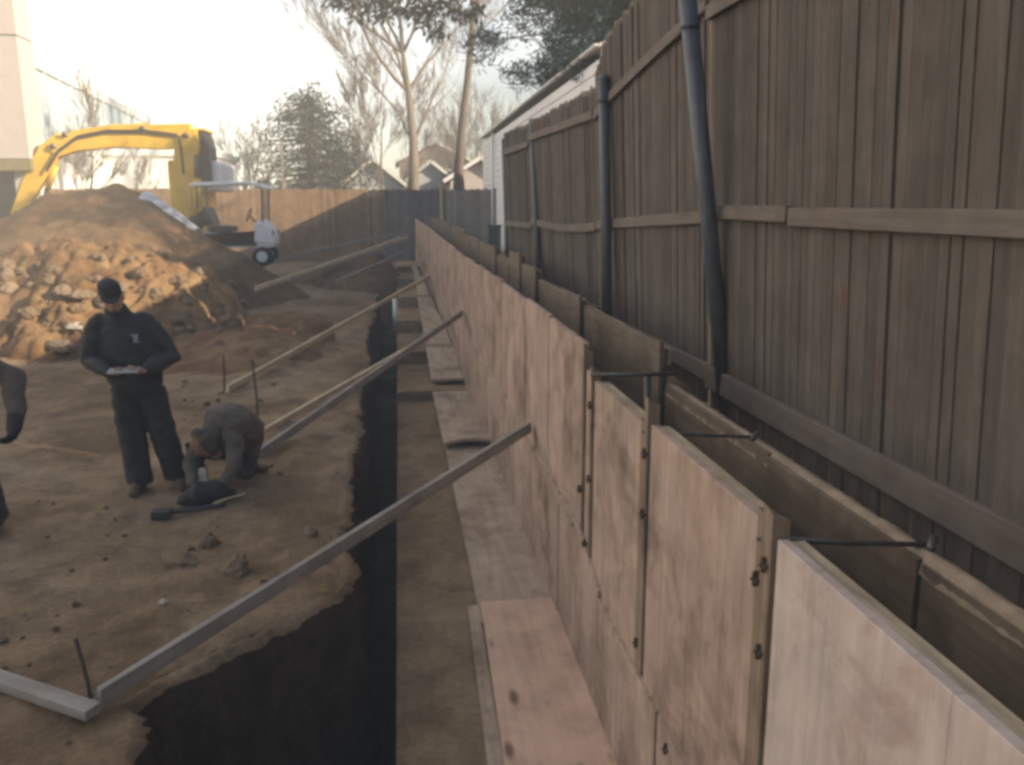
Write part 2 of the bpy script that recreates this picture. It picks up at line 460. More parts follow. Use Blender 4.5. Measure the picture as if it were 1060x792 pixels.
# rocks and rubble
def rock_mesh(seed, mat, flat=.7, n=22):
    random.seed(seed); mb = MB(); mb.ball((0, 0, 0), 1, n, (1, random.uniform(.7, 1), flat))
    vs = []
    for v in mb.v:
        p = V(v); d = 1+.28*noise.noise(p*1.3+V((seed, 0, 0)))+.22*noise.noise(p*3.1+V((0, seed, 0)))+.10*noise.noise(p*7+V((0, seed, 5)))
        p = p*d
        p = V([round(c*3.1+.2*noise.noise(p*2))/3.1*.45+c*.55 for c in p]); vs.append(tuple(p))
    mb.v = vs
    me = mb.build('tmp', mat, smooth=False); m_ = me.data; bpy.data.objects.remove(me); return m_
RK = [rock_mesh(s, 'rock', .9) for s in (1, 2, 3)]; CL = [rock_mesh(s, 'clod', .85) for s in (5, 6, 7)]; PR = [rock_mesh(s, 'pale_rubble', .5) for s in (8, 9)]
def rock(p, r, meshes, name, label, cat, group=None, sq=(1, 1, 1)):
    o = bpy.data.objects.new(name, random.choice(meshes)); COL.objects.link(o)
    o.location = p; o.scale = (r*sq[0], r*sq[1], r*sq[2]); o.rotation_euler = (random.uniform(-.4, .4), random.uniform(-.4, .4), random.uniform(0, 6))
    tag(o, label, cat, group); return o
random.seed(11)
def on_ground(px, py, r=0):
    p = atZ(px, py, 0); p.z = terrain(p.x, p.y); return p
rock(on_ground(245, 592)+V((0, 0, .03)), .085, CL, 'dirt_clod', 'large dark dirt clod alone in the open ground left of the long brace', 'clod', sq=(1.3, 1, .8))
rock(on_ground(322, 553)+V((0, 0, .02)), .05, RK, 'rock', 'rounded tan rock near the trench edge above the long brace', 'rock')
rock(on_ground(170, 631)+V((0, 0, .01)), .03, PR, 'rock', 'small white stone on bare dirt above the angled rebar stake', 'rock')
rock(on_ground(190, 582)+V((0, 0, .0)), .12, CL, 'dirt_clod', 'flat ridge of dirt below the crouching worker', 'clod', sq=(1.6, 1, .45))
rock(on_ground(218, 565)+V((0, 0, .01)), .09, CL, 'dirt_clod', 'dark clod next to the flat ridge of dirt under the tools', 'clod', sq=(.8, 1.4, .7))
for i in range(60):
    px = random.uniform(0, 350); py = random.uniform(520, 780)
    p = atZ(px, py, 0)
    if p.x > edgeX(p.y)-.05: continue
    p.z = terrain(p.x, p.y); r = random.choice((.007, .01, .012, .015, .02, .028))
    rock(p+V((0, 0, r*.3)), r, random.choice((RK, CL, CL, CL, RK)), 'pebble', 'small stone or crumb of earth lying on the bare ground in the foreground', 'stone', 'small stones scattered over the foreground dirt', sq=(1, 1, .7))
for i in range(34):
    px = random.uniform(170, 350); py = random.uniform(330, 500)
    p = atZ(px, py, 0)
    if p.x > edgeX(p.y)-.05: continue
    p.z = terrain(p.x, p.y); r = random.choice((.02, .03, .045))
    rock(p+V((0, 0, r*.3)), r, random.choice((RK, CL)), 'pebble', 'small stone lying on the dirt between the mound and the braces', 'stone', 'small stones beyond the crouching worker', sq=(1, 1, .7))
dg = bpy.context.evaluated_depsgraph_get()
from mathutils.bvhtree import BVHTree
heaps = [o for o in COL.objects if o.name.startswith('dirt_heap')]
def bvh(o): 
    mw = o.location; return BVHTree.FromPolygons([v.co+mw for v in o.data.vertices], [tuple(p.vertices) for p in o.data.polygons])
HB = [bvh(o) for o in heaps]; GB = bvh(g)
def drop(x, y, z=9):
    best = terrain(x, y)
    for b in HB:
        h = b.ray_cast(V((x, y, z)), V((0, 0, -1)))
        if h[0] is not None and h[0].z > best: best = h[0].z
    return best
def hit(px, py):
    d = _ray(px, py).normalized(); best = None
    for b in HB+[GB]:
        h = b.ray_cast(CAM, d)
        if h[0] is not None and (best is None or h[3] < best[1]): best = (h[0], h[3])
    return best[0] if best else atY(px, py, 20)
for i in range(95):
    px = random.uniform(0, 262); py = random.uniform(262, 345)
    p = hit(px, py)
    r = random.choice((.04, .05, .06, .08, .1, .14))
    rock(p+V((0, 0, r*.2)), r, random.choice((RK, CL, CL, CL, RK)), 'rubble_chunk', 'chunk of rubble or hard clay embedded in the lumpy orange heap', 'rubble', 'rubble chunks on the orange heap', sq=(1, 1, .8))
for (px, py, r, lb) in ((78, 340, .16, 'bright white chunk of rubble at the foot of the heap beside the man'), (62, 362, .2, 'white slab of broken concrete lying flat left of the standing man'), (188, 334, .14, 'pale slab at the foot of the heap right of the standing man'), (85, 308, .15, 'tan boulder in the heap left of the man\'s head')):
    p = hit(px, py); rock(p+V((0, 0, r*.25)), r, PR if 'tan' not in lb else RK, 'rubble_chunk', lb, 'rubble', sq=(1.5, 1, .6))

# white plastic sheet on the right shoulder of the tall heap
mb = MB(); sh = [(148, 197), (160, 200), (172, 208), (184, 219), (194, 230), (204, 240)]
rows = []
for k, (px, py) in enumerate(sh):
    a = atY(px, py+3, 20.3)
    row = []
    for j in range(6):
        q = V((a.x+.03*j-.02, a.y-.3+.14*j, 0)); q.z = drop(q.x, q.y)+.05+.02*math.sin(k*2+j*1.7); row.append(q)
    rows.append(row)
for k in range(len(rows)-1):
    for j in range(5): mb.quad(rows[k][j], rows[k][j+1], rows[k+1][j+1], rows[k+1][j])
o = mb.build('plastic_sheet', 'tarp', smooth=True); so = o.modifiers.new('s', 'SOLIDIFY'); so.thickness = .012
tag(o, 'whitish plastic sheet draped down the right shoulder of the tall dirt heap', 'sheet')

# ------------------------------------------------------------ inner form wall
def panel(mb, ya, yb, za_, zb_, dx0=0, th=.045, top=None):
    """standing sheet between ya and yb following the wall line; za_/zb_ functions or numbers"""
    n = max(1, int((yb-ya)/.6)); 
    for i in range(n):
        a = lerp(ya, yb, i/n); b = lerp(ya, yb, (i+1)/n)
        zl = (lambda y: za_(y)) if callable(za_) else (lambda y: za_)
        zh = (lambda y: zb_(y)) if callable(zb_) else (lambda y: zb_)
        xa, xb = Xw(a)+dx0, Xw(b)+dx0
        mb.hexa([V((xa, a, zl(a))), V((xa+th, a, zl(a))), V((xb+th, b, zl(b))), V((xb, b, zl(b))), V((xa, a, zh(a))), V((xa+th, a, zh(a))), V((xb+th, b, zh(b))), V((xb, b, zh(b)))])
    return mb
inner = empty('formwork_wall', (1.1, 5, -.65)); tag(inner, 'long wall of stained plywood form panels standing on the footing, nearer side with plank walk', 'formwork')
def ipart(mb, name, mat, label=None, **k):
    o = wpart(mb, name, mat, inner, **k)
    if label: o['label'] = label
    return o
# near full-height sheets (upper course)
def near_panel(ya, yb, ztop, zbot, mat, lab, dx=0):
    ipart(panel(MB(), ya, yb, zbot, ztop, dx, .035), 'plywood_panel', mat, lab, bevel=.003)
    ipart(panel(MB(), ya+.004, yb-.004, ztop-.09, ztop-.006, dx+.037, .045), 'top_rail', 'form_edge')
near_panel(-1.2, .62, 1.37, .14, 'form_ply_pale', None, .0)
near_panel(.63, 2.30, 1.37, .12, 'form_ply_pale', 'pale greyish nearest plywood panel')
near_panel(2.44, 3.62, 1.385, .10, 'form_ply', 'pinkish plywood panel with dark stains')
near_panel(3.79, 4.78, 1.35, .12, 'form_ply_brown', 'brown stained plywood panel', .006)
ipart(panel(MB(), 4.82, 5.02, -.4, 1.37, .01, .03), 'filler_strip', 'form_ply', bevel=.003)
# lower course sheets, near
yy = -1.2; k = 0
for wd, mt in ((1.5, 'form_ply'), (1.9, 'form_ply_brown'), (1.15, 'form_ply'), (1.15, 'form_ply_brown')):
    ipart(panel(MB(), yy+.006, yy+wd-.006, -.645, .13, -.012-.008*(k % 2), .03), 'lower_panel', mt, bevel=.003); yy += wd; k += 1
# vertical battens at the joints
def batten(y, w, z0, z1, mat='form_edge', dx=-.012, th=.06):
    b = MB(); b.hexa([V((Xw(y)+dx, y-w/2, z0)), V((Xw(y)+dx+th, y-w/2, z0)), V((Xw(y)+dx+th, y+w/2, z0)), V((Xw(y)+dx, y+w/2, z0)),
                      V((Xw(y)+dx, y-w/2+.01, z1)), V((Xw(y)+dx+th, y-w/2+.01, z1-.02)), V((Xw(y)+dx+th, y+w/2+.01, z1-.03)), V((Xw(y)+dx, y+w/2+.01, z1+.02))])
    return ipart(b, 'batten', 'batten_dark', bevel=.004)
batten(2.345, .075, -.6, 1.44); batten(2.41, .045, .1, 1.41, 'form_ply_brown', -.004)
batten(3.66, .05, .15, 1.49); batten(3.73, .06, -.5, 1.37, 'form_ply_brown', -.006)
batten(4.80, .035, -.4, 1.42, 'form_edge')
batten(5.06, .04, -.55, 1.50, 'form_ply_brown', -.004)
# steel wedges/clips on the joints
for (y, z) in ((2.345, 1.27), (2.345, .98), (2.40, 1.2), (3.66, 1.24), (3.66, .95), (3.70, .28), (3.2, .05), (4.80, 1.2), (4.80, .75), (4.9, .3), (5.06, .6)):
    b = MB(); x = Xw(y)-.035
    b.box((x+.012, y-.02, z-.007), (x+.034, y+.02, z+.007)); b.box((x+.008, y-.005, z-.024), (x+.03, y+.005, z+.026))
    b.tube([(x, y, z), (x+.05, y, z)], .004, 6)
    ipart(b, 'form_clip', 'rust')
# far courses
yy = 5.09; k = 0
random.seed(4)
while yy < 27:
    wd = .61 if 8 < yy < 15 else 1.22
    y2 = min(27.1, yy+wd)
    mid = (yy+y2)/2
    dz = random.uniform(-.015, .015)
    mt = random.choice(('form_ply', 'form_ply', 'form_ply', 'form_ply_brown' if k % 4 == 0 else 'form_ply'))
    ipart(panel(MB(), yy+.006, y2-.006, lambda y: min(Zt(y)-.9, max(Zb(mid)+.4, Zt(y)-1.2)), lambda y, d=dz: Zt(y)+d, -.004*(k % 3), .04), 'plywood_panel', mt, bevel=.003)
    yy = y2; k += 1
yy = 4.5; k = 0
while yy < 27:
    y2 = min(27.1, yy+1.22); mid = (yy+y2)/2
    ipart(panel(MB(), yy+.008, y2-.008, lambda y: Zb(mid)+.003, lambda y: min(Zt(y)-.88, max(Zb(mid)+.4, Zt(y)-1.2)+.02), -.02-.006*(k % 2), .025), 'lower_panel', 'form_ply' if k % 3 else 'form_ply_brown', bevel=.003)
    yy = y2; k += 1
# thin ledger cleats under the seam
b = MB(); panel(b, 5.2, 20, lambda y: Zt(y)-1.235, lambda y: Zt(y)-1.205, -.035, .02); ipart(b, 'ledger_strip', 'form_ply_brown')

# ------------------------------------------------------------ outer form wall
outer = empty('formwork_wall', (1.6, 5, -.65)); tag(outer, 'dark dirt-caked outer form wall standing between the wall cavity and the wooden fence', 'formwork')
def opart(mb, name, mat, **k): return wpart(mb, name, mat, outer, **k)
random.seed(5)
segs = [(-1.2, 1.1, 1.26), (1.1, 2.3, 1.27), (2.3, 3.42, 1.28), (3.42, 4.95, 1.29), (4.95, 6.15, 1.50), (6.15, 7.3, 1.5), (7.3, 8.5, 1.54), (8.5, 9.7, 1.52), (9.7, 10.9, 1.62), (10.9, 12.1, 1.72), (12.1, 13.3, 1.6), (13.3, 15.7, 1.7), (15.7, 18.1, 1.74), (18.1, 21, 1.85), (21, 24, 1.92), (24, 27, 1.98)]
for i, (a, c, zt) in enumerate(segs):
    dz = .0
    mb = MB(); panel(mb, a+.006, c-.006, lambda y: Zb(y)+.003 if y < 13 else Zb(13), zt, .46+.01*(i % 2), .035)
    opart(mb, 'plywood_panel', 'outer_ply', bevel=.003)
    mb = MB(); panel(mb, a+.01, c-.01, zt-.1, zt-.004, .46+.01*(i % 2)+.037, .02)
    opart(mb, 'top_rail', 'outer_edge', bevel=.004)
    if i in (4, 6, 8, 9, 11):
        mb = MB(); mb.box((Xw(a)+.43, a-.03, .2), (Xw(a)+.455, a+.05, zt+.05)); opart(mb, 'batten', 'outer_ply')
# caked dirt along the top and inside of the outer form
mb = MB(); n = 320
for i in range(n+1):
    y = lerp(.2, 5.0, i/n); x = Xw(y)+.50; zt = 1.278
    a = .016+.014*abs(fbm(y*3, 1, 2)); 
    prof = [(-.025-.4*a, -.05), (-.02, a*.4), (.0, a), (.02, a*.8), (.045, a*.2), (.065, -.05)]
    for (dx, dz) in prof: mb.v.append((x+dx+.006*noise.noise(V((y*20, dx*40, 1))), y, zt+dz+.006*noise.noise(V((y*24, dx*50, 3)))))
for i in range(n):
    for j in range(5): a = i*6+j; mb.f.append((a, a+1, a+7, a+6))
o = opart(mb, 'caked_dirt', 'rock', smooth=True)
# cavity steel: tie rods and a riser
def rod(a, b, r, name, label, cat, mat='steel', grp=None, hook=False):
    mb = MB(); a = V(a); b = V(b)
    mb.tube([a, a.lerp(b, .5)+V((0, 0, -.004)), b], r, 8)
    if hook: mb.tube([b+V((-.02, -.03, 0)), b+V((.0, 0, .0)), b+V((.03, .03, .01))], r*1.6, 6)
    o = mb.build(name, mat, smooth=True); return tag(o, label, cat, grp)
rod((1.08, 2.40, 1.335), (1.64, 2.36, 1.30), .009, 'tie_rod', 'dark steel tie rod bridging the two forms nearest the camera', 'tie rod', hook=True)
rod((1.08, 3.70, 1.335), (1.60, 3.66, 1.30), .008, 'tie_rod', 'thin steel tie rod across the forms at the second panel joint', 'tie rod', hook=True)
rod((1.08, 4.80, 1.385), (1.60, 4.75, 1.385), .011, 'tie_rod', 'steel tie rod across the forms beside the upright steel riser', 'tie rod')
rod((1.42, 4.78, .3), (1.42, 4.78, 1.37), .02, 'steel_riser', 'short upright grey steel bar in the cavity between the forms', 'steel bar')
# rebar sitting low in the cavity
for k, y in enumerate((1.0, 1.7, 2.9, 3.3)):
    rod((1.36, y, -.6), (1.36, y+.01, .85), .008, 'rebar', 'vertical reinforcing bar down in the dark wall cavity', 'rebar', 'rust', 'reinforcing bars in the wall cavity')
mb = MB(); mb.beam((1.17, .0, .62), (1.17, 4.9, .55), .04, .09); mb.beam((1.52, .6, .9), (1.53, 4.9, .86), .04, .09)
tag(mb.build('cavity_ledger', 'outer_ply', bevel=.004), 'pair of dirty timber ledgers along the inside of the wall cavity', 'timber')

# ------------------------------------------------------------ planks on the footing
def plank(y0, y1, xa0, xa1, w0, w1, z0, z1, th, mat, name, label, sag=0, bev=.006, cup=0):
    mb = MB(); n = 14; m = 6
    for side in (0, 1):
        for i in range(n+1):
            t = i/n; y = lerp(y0, y1, t); xl = lerp(xa0, xa1, t); w = lerp(w0, w1, t)
            z = lerp(z0, z1, t)-sag*4*t*(1-t)
            for j in range(m+1):
                s_ = j/m
                mb.v.append((xl+w*s_, y+.01*noise.noise(V((s_*3, y, 2))), z-(th if side == 0 else 0)+cup*(1-4*(s_-.5)**2)*(1-t)**3))
    W = m+1; N = (n+1)*W
    for i in range(n):
        for j in range(m):
            a = i*W+j; mb.f.append((a, a+W, a+W+1, a+1)); a += N; mb.f.append((a, a+1, a+W+1, a+W))
    for i in range(n):
        a = i*W; mb.f.append((a, a+N, a+W+N, a+W)); a = i*W+m; mb.f.append((a, a+W, a+W+N, a+N))
    for j in range(m):
        mb.f.append((j, j+1, j+1+N, j+N)); a = n*W+j; mb.f.append((a, a+N, a+1+N, a+1))
    o = mb.build(name, mat, bevel=0); return tag(o, label, 'board')
zf = -.65
plank(3.0, 5.95, .46, .535, .61, .59, zf+.075, zf+.09, .02, 'fresh_ply', 'plywood_strip', 'fresh pinkish plywood strip lying on the footing in the foreground')
plank(2.8, 5.98, .375, .44, .09, .085, zf+.045, zf+.05, .04, 'old_plank', 'timber_stud', 'grey weathered stud lying along the left edge of the pink plywood strip')
plank(5.7, 10.55, .52, .50, .58, .60, zf+.052, zf+.058, .035, 'old_plank', 'scaffold_plank', 'dirty plank with dark smears between the pink plywood strip and the bowed plank end')
plank(10.2, 15.4, .48, .44, .64, .56, zf+.14, zf+.13, .04, 'old_plank', 'scaffold_plank', 'clean grey-tan plank with a bowed end lapping over the next plank', cup=.05)
ys_ = [(13.6, 15.9), (15.7, 18.3), (18.1, 20.7), (20.5, 23.1), (22.9, 25.3)]
for k, (a, c) in enumerate(ys_):
    lab = ['first', 'second', 'third', 'fourth', 'fifth'][k]
    plank(a, c, lerp(.46, .36, (a-13.6)/12), lerp(.46, .34, (c-13.6)/12), max(.12, Xw(a)-.50), max(.12, Xw(c)-.46), lerp(-.44, .60, (a-13.6)/11.7)+.05+.03*(k % 2), lerp(-.44, .60, (c-13.6)/11.7)+.05+.03*(k % 2), .045, 'old_plank', 'scaffold_plank', lab+' of the short planks stepping up the far footing, counted from the camera')
tag(MB().tube([(-.12, 19.0, -.4), (-.12, 19.05, .33)], .05, 12).build('pipe_stub', 'trim_white', smooth=True), 'white plastic pipe standing upright in the far end of the trench', 'pipe')

# ------------------------------------------------------------ braces and stakes
def brace(a, b, w, h, mat, label, name='timber_brace'):
    mb = MB(); a = V(a); b = V(b); d, e, u = ortho(b-a)
    L = (b-a).length
    mb.v = [(x, y, z) for x, y, z in [(0, -w/2, -h/2), (L, -w/2, -h/2), (L, w/2, -h/2), (0, w/2, -h/2), (0.02, -w/2, h/2), (L, -w/2, h/2), (L, w/2, h/2), (0.02, w/2, h/2)]]
    mb.f = [(3, 2, 1, 0), (4, 5, 6, 7), (0, 1, 5, 4), (1, 2, 6, 5), (2, 3, 7, 6), (3, 0, 4, 7)]
    o = mb.build(name, mat, bevel=.003)
    o.matrix_world = Matrix.Translation(a) @ Matrix((d, -e, u)).transposed().to_4x4()
    return tag(o, label, 'brace')
B1 = atX(548, 442, 1.06); B1b = V((-1.48, 3.92, .05))
brace(B1b, B1, .04, .09, 'brace_grey', 'nearest long grey brace crossing over the pit from lower left to the forms')
a = atZ(-60, 684, .05); c = atZ(97, 737, .05)
brace(a, c, .09, .05, 'brace_grey', 'grey timber lying on the ground at bottom left ending at the bent stake', 'timber_stud')
B2 = atX(478, 324, Xw(14.6)-.03); brace(V((-1.36, 8.05, .05)), B2, .04, .09, 'brace_grey', 'grey brace rising from behind the crouching worker to the forms')
B3 = atX(470, 333, Xw(13.5)-.03); g3 = atZ(272, 447, .05); brace(g3, B3, .04, .06, 'brace_pale', 'pale new brace just behind the grey brace of the crouching worker')
B4 = atX(448, 284, Xw(19)-.03); g4 = atZ(235, 403, .05); brace(g4, B4, .04, .085, 'brace_pale', 'thin pale brace in the middle distance beyond the crouching worker')
def fb(p1, Y1, p2, Y2, mat, lab, h=.09): brace(atY(*p1, Y1), atY(*p2, Y2), .05, h, mat, lab)
fb((264, 299), 18.2, (421, 246), 25.5, 'brace_pale', 'far brace running from the dirt heap foot to the end of the forms')
fb((284, 270), 21.5, (420, 239), 26.4, 'brace_grey', 'farthest thin brace reaching across in front of the brown back fence', .08)
fb((348, 292), 20.0, (420, 261), 24.5, 'brace_grey', 'short low brace above the far end of the trench', .07)
fb((300, 289), 19.5, (420, 251), 25.2, 'brace_grey', 'grey brace lying just below the far pale brace', .08)
fb((335, 281), 22.5, (418, 243), 26.0, 'brace_grey', 'small grey brace tucked between the two farthest braces', .07)
def stake(base, top, r, label):
    mb = MB(); mb.tube([base, V(base).lerp(V(top), .5)+V((.008, 0, 0)), top], r, 8)
    return tag(mb.build('rebar_stake', 'rust', smooth=True), label, 'stake')
stake((-1.50, 3.93, -.1), atY(78, 661, 4.0), .011, 'leaning rusty stake at the foot of the nearest long brace')
stake(atY(268, 450, 8.7), atY(261, 372, 8.7), .011, 'upright rebar stake behind the crouching worker')
stake(atY(232, 405, 11.2), atY(231, 368, 11.2), .012, 'short distant stake at the foot of the thin pale brace')
# ------------------------------------------------------------ right-hand fence
XF = [(-20, 2.35), (6.5, 2.22), (9.1, 2.17), (12.3, 1.99), (14.9, 1.88), (16, 1.85)]
def Xf(Y): return interp(Y, XF)
fence = empty('wooden_fence', (2.2, 5.5, 1.0)); tag(fence, 'tall weathered stockade fence on dark metal posts along the right side', 'fence')
def fpart(mb, name, mat, **k): return wpart(mb, name, mat, fence, **k)
LEAN = -.045
def fx(Y, z): return Xf(Y)+LEAN*(z-1.0)
def bay_boards(ya, yb, top, zbot, mat='fence_board', w=.086):
    mb = MB(); y = ya; 
    while y < yb-.02:
        w_ = w*random.uniform(.93, 1.05); y2 = min(yb, y+w_-.004)
        zt = top((y+y2)/2)+random.uniform(-.018, .018); dx = random.uniform(-.006, .006); sk = random.uniform(-.006, .006)
        zb = zbot((y+y2)/2)+random.uniform(-.02, .02)
        yt = (y+y2)/2
        P_ = []
        for (z, cut) in ((zb, 0), (zt-.05, 0)):
            for (yy, xo) in ((y, 0), (y, .018), (y2, .018), (y2, 0)):
                P_.append(V((fx(yy, z)+xo+dx+(sk if yy == y else -sk), yy, z)))
        i = len(mb.v)
        mb.v += [tuple(p) for p in P_]
        mb.v += [tuple(V((fx(yt, zt)+dx+xo, yt+o_, zt))) for xo, o_ in ((0, -.022), (.018, -.022), (.018, .022), (0, .022))]
        for q in ((0, 1, 2, 3),): mb.f.append(tuple(i+k for k in reversed(q)))
        for lv in (0, 4):
            for j in range(4): mb.f.append((i+lv+j, i+lv+(j+1) % 4, i+lv+4+(j+1) % 4, i+lv+4+j))
        mb.f.append((i+8, i+9, i+10, i+11))
        y += w_+(.0015 if random.random() > .04 else .004)
    fpart(mb, 'board_panel', mat)
def rail(ya, yb, zfn, h=.09, th=.04, off=-.042, name='rail'):
    mb = MB(); n = max(2, int((yb-ya)/.35))
    for i in range(n+1):
        y = lerp(ya, yb, i/n); z = zfn(y)
        for (o_, dz) in ((off, -h/2), (off+th-.003, -h/2), (off+th-.003, h/2), (off, h/2)):
            mb.v.append((fx(y, z)+o_, y, z+dz+.005*noise.noise(V((y, o_, 1)))))
    for i in range(n):
        for j in range(4): a = i*4+j; b = i*4+(j+1) % 4; mb.f.append((a, b, b+4, a+4))
    mb.f.append((0, 1, 2, 3)); mb.f.append((n*4, n*4+3, n*4+2, n*4+1))
    fpart(mb, name, 'fence_rail', bevel=.004)
PY = [-12.9, -9.8, -6.7, -3.6, -.6, 2.35, 5.72, 9.15, 12.5, 15.05]
random.seed(21)
for k in range(5):      # bays beside and behind the camera
    a, b = PY[k], PY[k+1]
    bay_boards(a, b, lambda y: 3.95, lambda y: .86)
    rail(a, b, lambda y: 3.62); rail(a, b, lambda y: 2.30); rail(a, b, lambda y: 1.18)
a, b = 2.35, 5.90
bay_boards(a, b, lambda y: 3.93, lambda y: .86)
rail(a, 4.6, lambda y: 2.285, .10); rail(4.62, b, lambda y: 2.30, .09, off=-.046); rail(a, b, lambda y: 3.6); rail(a, b, lambda y: 1.13, .16, .04)
def sw(y, lo, hi): t = max(0, min(1, (y-5.95)/(9.15-5.95))); return lo+(hi-lo)*(1-t)**1.6
bay_boards(5.93, 9.16, lambda y: 3.62+.38*(1-math.exp(-(9.16-y)/.32))+.05*(9.16-y), lambda y: .86)
rail(5.9, 9.1, lambda y: 3.25+.42*((9.1-y)/3.2)**.8); rail(5.9, 9.1, lambda y: 2.27-.04*(y-5.9)); rail(5.9, 9.1, lambda y: 1.16, .12)
bay_boards(9.165, 12.5, lambda y: 3.56-.02*(y-9), lambda y: 1.1)
rail(9.15, 12.45, lambda y: 3.27); rail(9.15, 12.45, lambda y: 2.07+.05*((y-10.8)/1.6)**2); rail(9.15, 12.45, lambda y: 1.22)
bay_boards(12.55, 14.7, lambda y: 3.5, lambda y: 1.2)
rail(12.5, 14.7, lambda y: 3.2); rail(12.5, 14.7, lambda y: 2.05)
def fpost(p0, p1, r=.052):
    mb = MB(); p0 = V(p0); p1 = V(p1)
    mb.tube([p0, p0.lerp(p1, .5), p1], r, 16)
    mb.ball(p1, r*1.08, 14, (1, 1, .9))
    d = p1-p0
    o = fpart(mb, 'post', 'post_metal', smooth=True)
    c = MB()
    for t in (.92,):
        q = p0.lerp(p1, t); c.tube([q-V((0, 0, .02)), q+V((0, 0, .02))], r*1.13, 14)
    b_ = c.build('clamp', 'post_metal', o, smooth=True)
    return o
fpost(atY(752, 425, 5.62), atY(711, -12, 5.62), .056)
fpost(atX(629, 345, 2.06), atX(625, 82, 2.0), .054)
fpost(atX(559, 322, 1.93), atX(551, 126, 1.9), .05)
fpost(atX(527, 300, 1.86), atX(522, 146, 1.83), .05)
for k in range(6): fpost((Xf(PY[k])-.1, PY[k], .8), (Xf(PY[k])-.2, PY[k], 4.0))

# grey fence and back fence
def flat_fence(a, b, zb, zt, mat, label, w=.12, post=2.4, railz=(.3, .8), postmat=None, cat='fence'):
    root = empty('wooden_fence', a); root.location.z = zb; tag(root, label, cat)
    a = V(a); b = V(b); d = (b-a); L = d.length; d.normalize(); nrm = V((d.y, -d.x, 0))
    if nrm.y > 0: nrm = -nrm
    mb = MB(); t = 0
    while t < L:
        p = a+d*t; q = a+d*min(L, t+w-.006); h = zt+random.uniform(-.025, .025); off = nrm*random.uniform(0, .008)
        mb.hexa([V((*(p+off).xy, zb-.1)), V((*(q+off).xy, zb-.1)), V((*(q+off-nrm*.02).xy, zb-.1)), V((*(p+off-nrm*.02).xy, zb-.1)),
                 V((*(p+off).xy, h)), V((*(q+off).xy, h)), V((*(q+off-nrm*.02).xy, h)), V((*(p+off-nrm*.02).xy, h))]); t += w
    wpart(mb, 'board_panel', mat, root)
    t = 0
    while t <= L+.01:
        p = a+d*t-nrm*.08; wpart(MB().box((p.x-.05, p.y-.05, zb-.1), (p.x+.05, p.y+.05, zt+.03)), 'post', postmat or mat, root); t += post
    for f in railz:
        z = lerp(zb, zt, f); wpart(MB().beam(a-nrm*.045+V((0, 0, z-a.z)), b-nrm*.045+V((0, 0, z-b.z)), .04, .09), 'rail', mat, root)
    return root
bl = atY(150, 197, 31); br = atY(398, 197, 31)
flat_fence((bl.x-6, 31, 0), (br.x, 31, 0), .3, 2.87, 'back_fence', 'brown board fence closing the back of the site behind the cart')
p1 = atY(398, 197, 31.0); p2 = atY(456, 196, 30.2)
flat_fence((p1.x+.02, 31.0, 0), (p2.x, 30.2, 0), .4, 2.86, 'grey_fence', 'darker grey board fence just behind the end of the forms')
p3 = atY(458, 195, 29); p4 = atY(545, 195, 25)
flat_fence((p3.x, 29, 0), (p4.x, 25, 0), .6, 2.82, 'grey_fence', 'blue-grey board fence seen between the forms and the metal posts', postmat='form_edge')
tag(MB().box((p3.x-.1, 28.85, .4), (p3.x+.02, 28.98, 3.1)).build('gate_post', 'brace_pale', bevel=.01), 'pale square timber post where the two grey fences meet', 'post')
# utility box with straw beside it
u0 = atY(511, 252, 17.5)
ub = empty('utility_box', (u0.x, 17.5, u0.z)); tag(ub, 'small dark teal utility box standing beyond the outer form beside the posts', 'utility box')
MB().box((-.13, -.15, -.25), (.13, .15, .33)).build('cabinet', 'teal_box', ub, bevel=.02); MB().box((-.15, -.17, .33), (.15, .17, .37)).build('lid', 'teal_box', ub, bevel=.01)
random.seed(3); mb = MB()
for i in range(420):
    x = random.gauss(1.75, .14); y = random.uniform(12.5, 19); z = right_z(x, y)+.02
    a = random.uniform(0, 6.28); d = V((math.cos(a), math.sin(a), random.uniform(0, .9)))*random.uniform(.06, .2)
    mb.quad((x, y, z), (x+.012, y+.01, z), V((x, y, z))+d+V((.006, 0, 0)), V((x, y, z))+d)
tag(mb.build('dry_grass', 'straw', fix=False), 'dry straw-coloured grass on the soil behind the outer form', 'grass', kind='stuff')

# ------------------------------------------------------------ houses and buildings
hs = empty('house', (2.95, 13, 1)); tag(hs, 'long white sided house with brown eaves right behind the tall fence', 'house')
hx = 2.95; n_ = atX(624, 58, hx); f_ = atX(500, 154, hx)
zn, zf_ = n_.z, f_.z; ztop = zn*.85+zf_*.15+.14
yn, yf = n_.y, f_.y
mb = MB()
nl = int((ztop-1)/.18)
for i in range(nl):     # lapped siding
    z0 = 1+i*.18; z1 = min(ztop, z0+.18)
    mb.hexa([V((hx-.02, yn, z0)), V((hx+6, yn, z0)), V((hx+6, yf, z0)), V((hx-.02, yf, z0)), V((hx, yn, z1)), V((hx+6, yn, z1)), V((hx+6, yf, z1)), V((hx, yf, z1))])
wpart(mb, 'wall', 'white_siding', hs)
mb = MB(); mb.prism([(hx-.08, ztop+.004), (hx-.08, ztop+.05), (hx+3, ztop+1.06), (hx+6.1, ztop+.05), (hx+6.1, ztop+.004), (hx+3, ztop+.98)], 1, yn-.05, yf+.3)
rf_ = wpart(mb, 'roof', 'roof_pale', hs)
wpart(MB().box((hx-.14, yn-.05, ztop+.01), (hx-.083, yf+.3, ztop+.05)), 'gutter', 'trim_white', hs, bevel=.02)
wpart(MB().prism([(hx+.02, ztop), (hx+5.98, ztop), (hx+3, ztop+.96)], 1, yn+.02, yn+.2), 'gable', 'white_siding', hs)
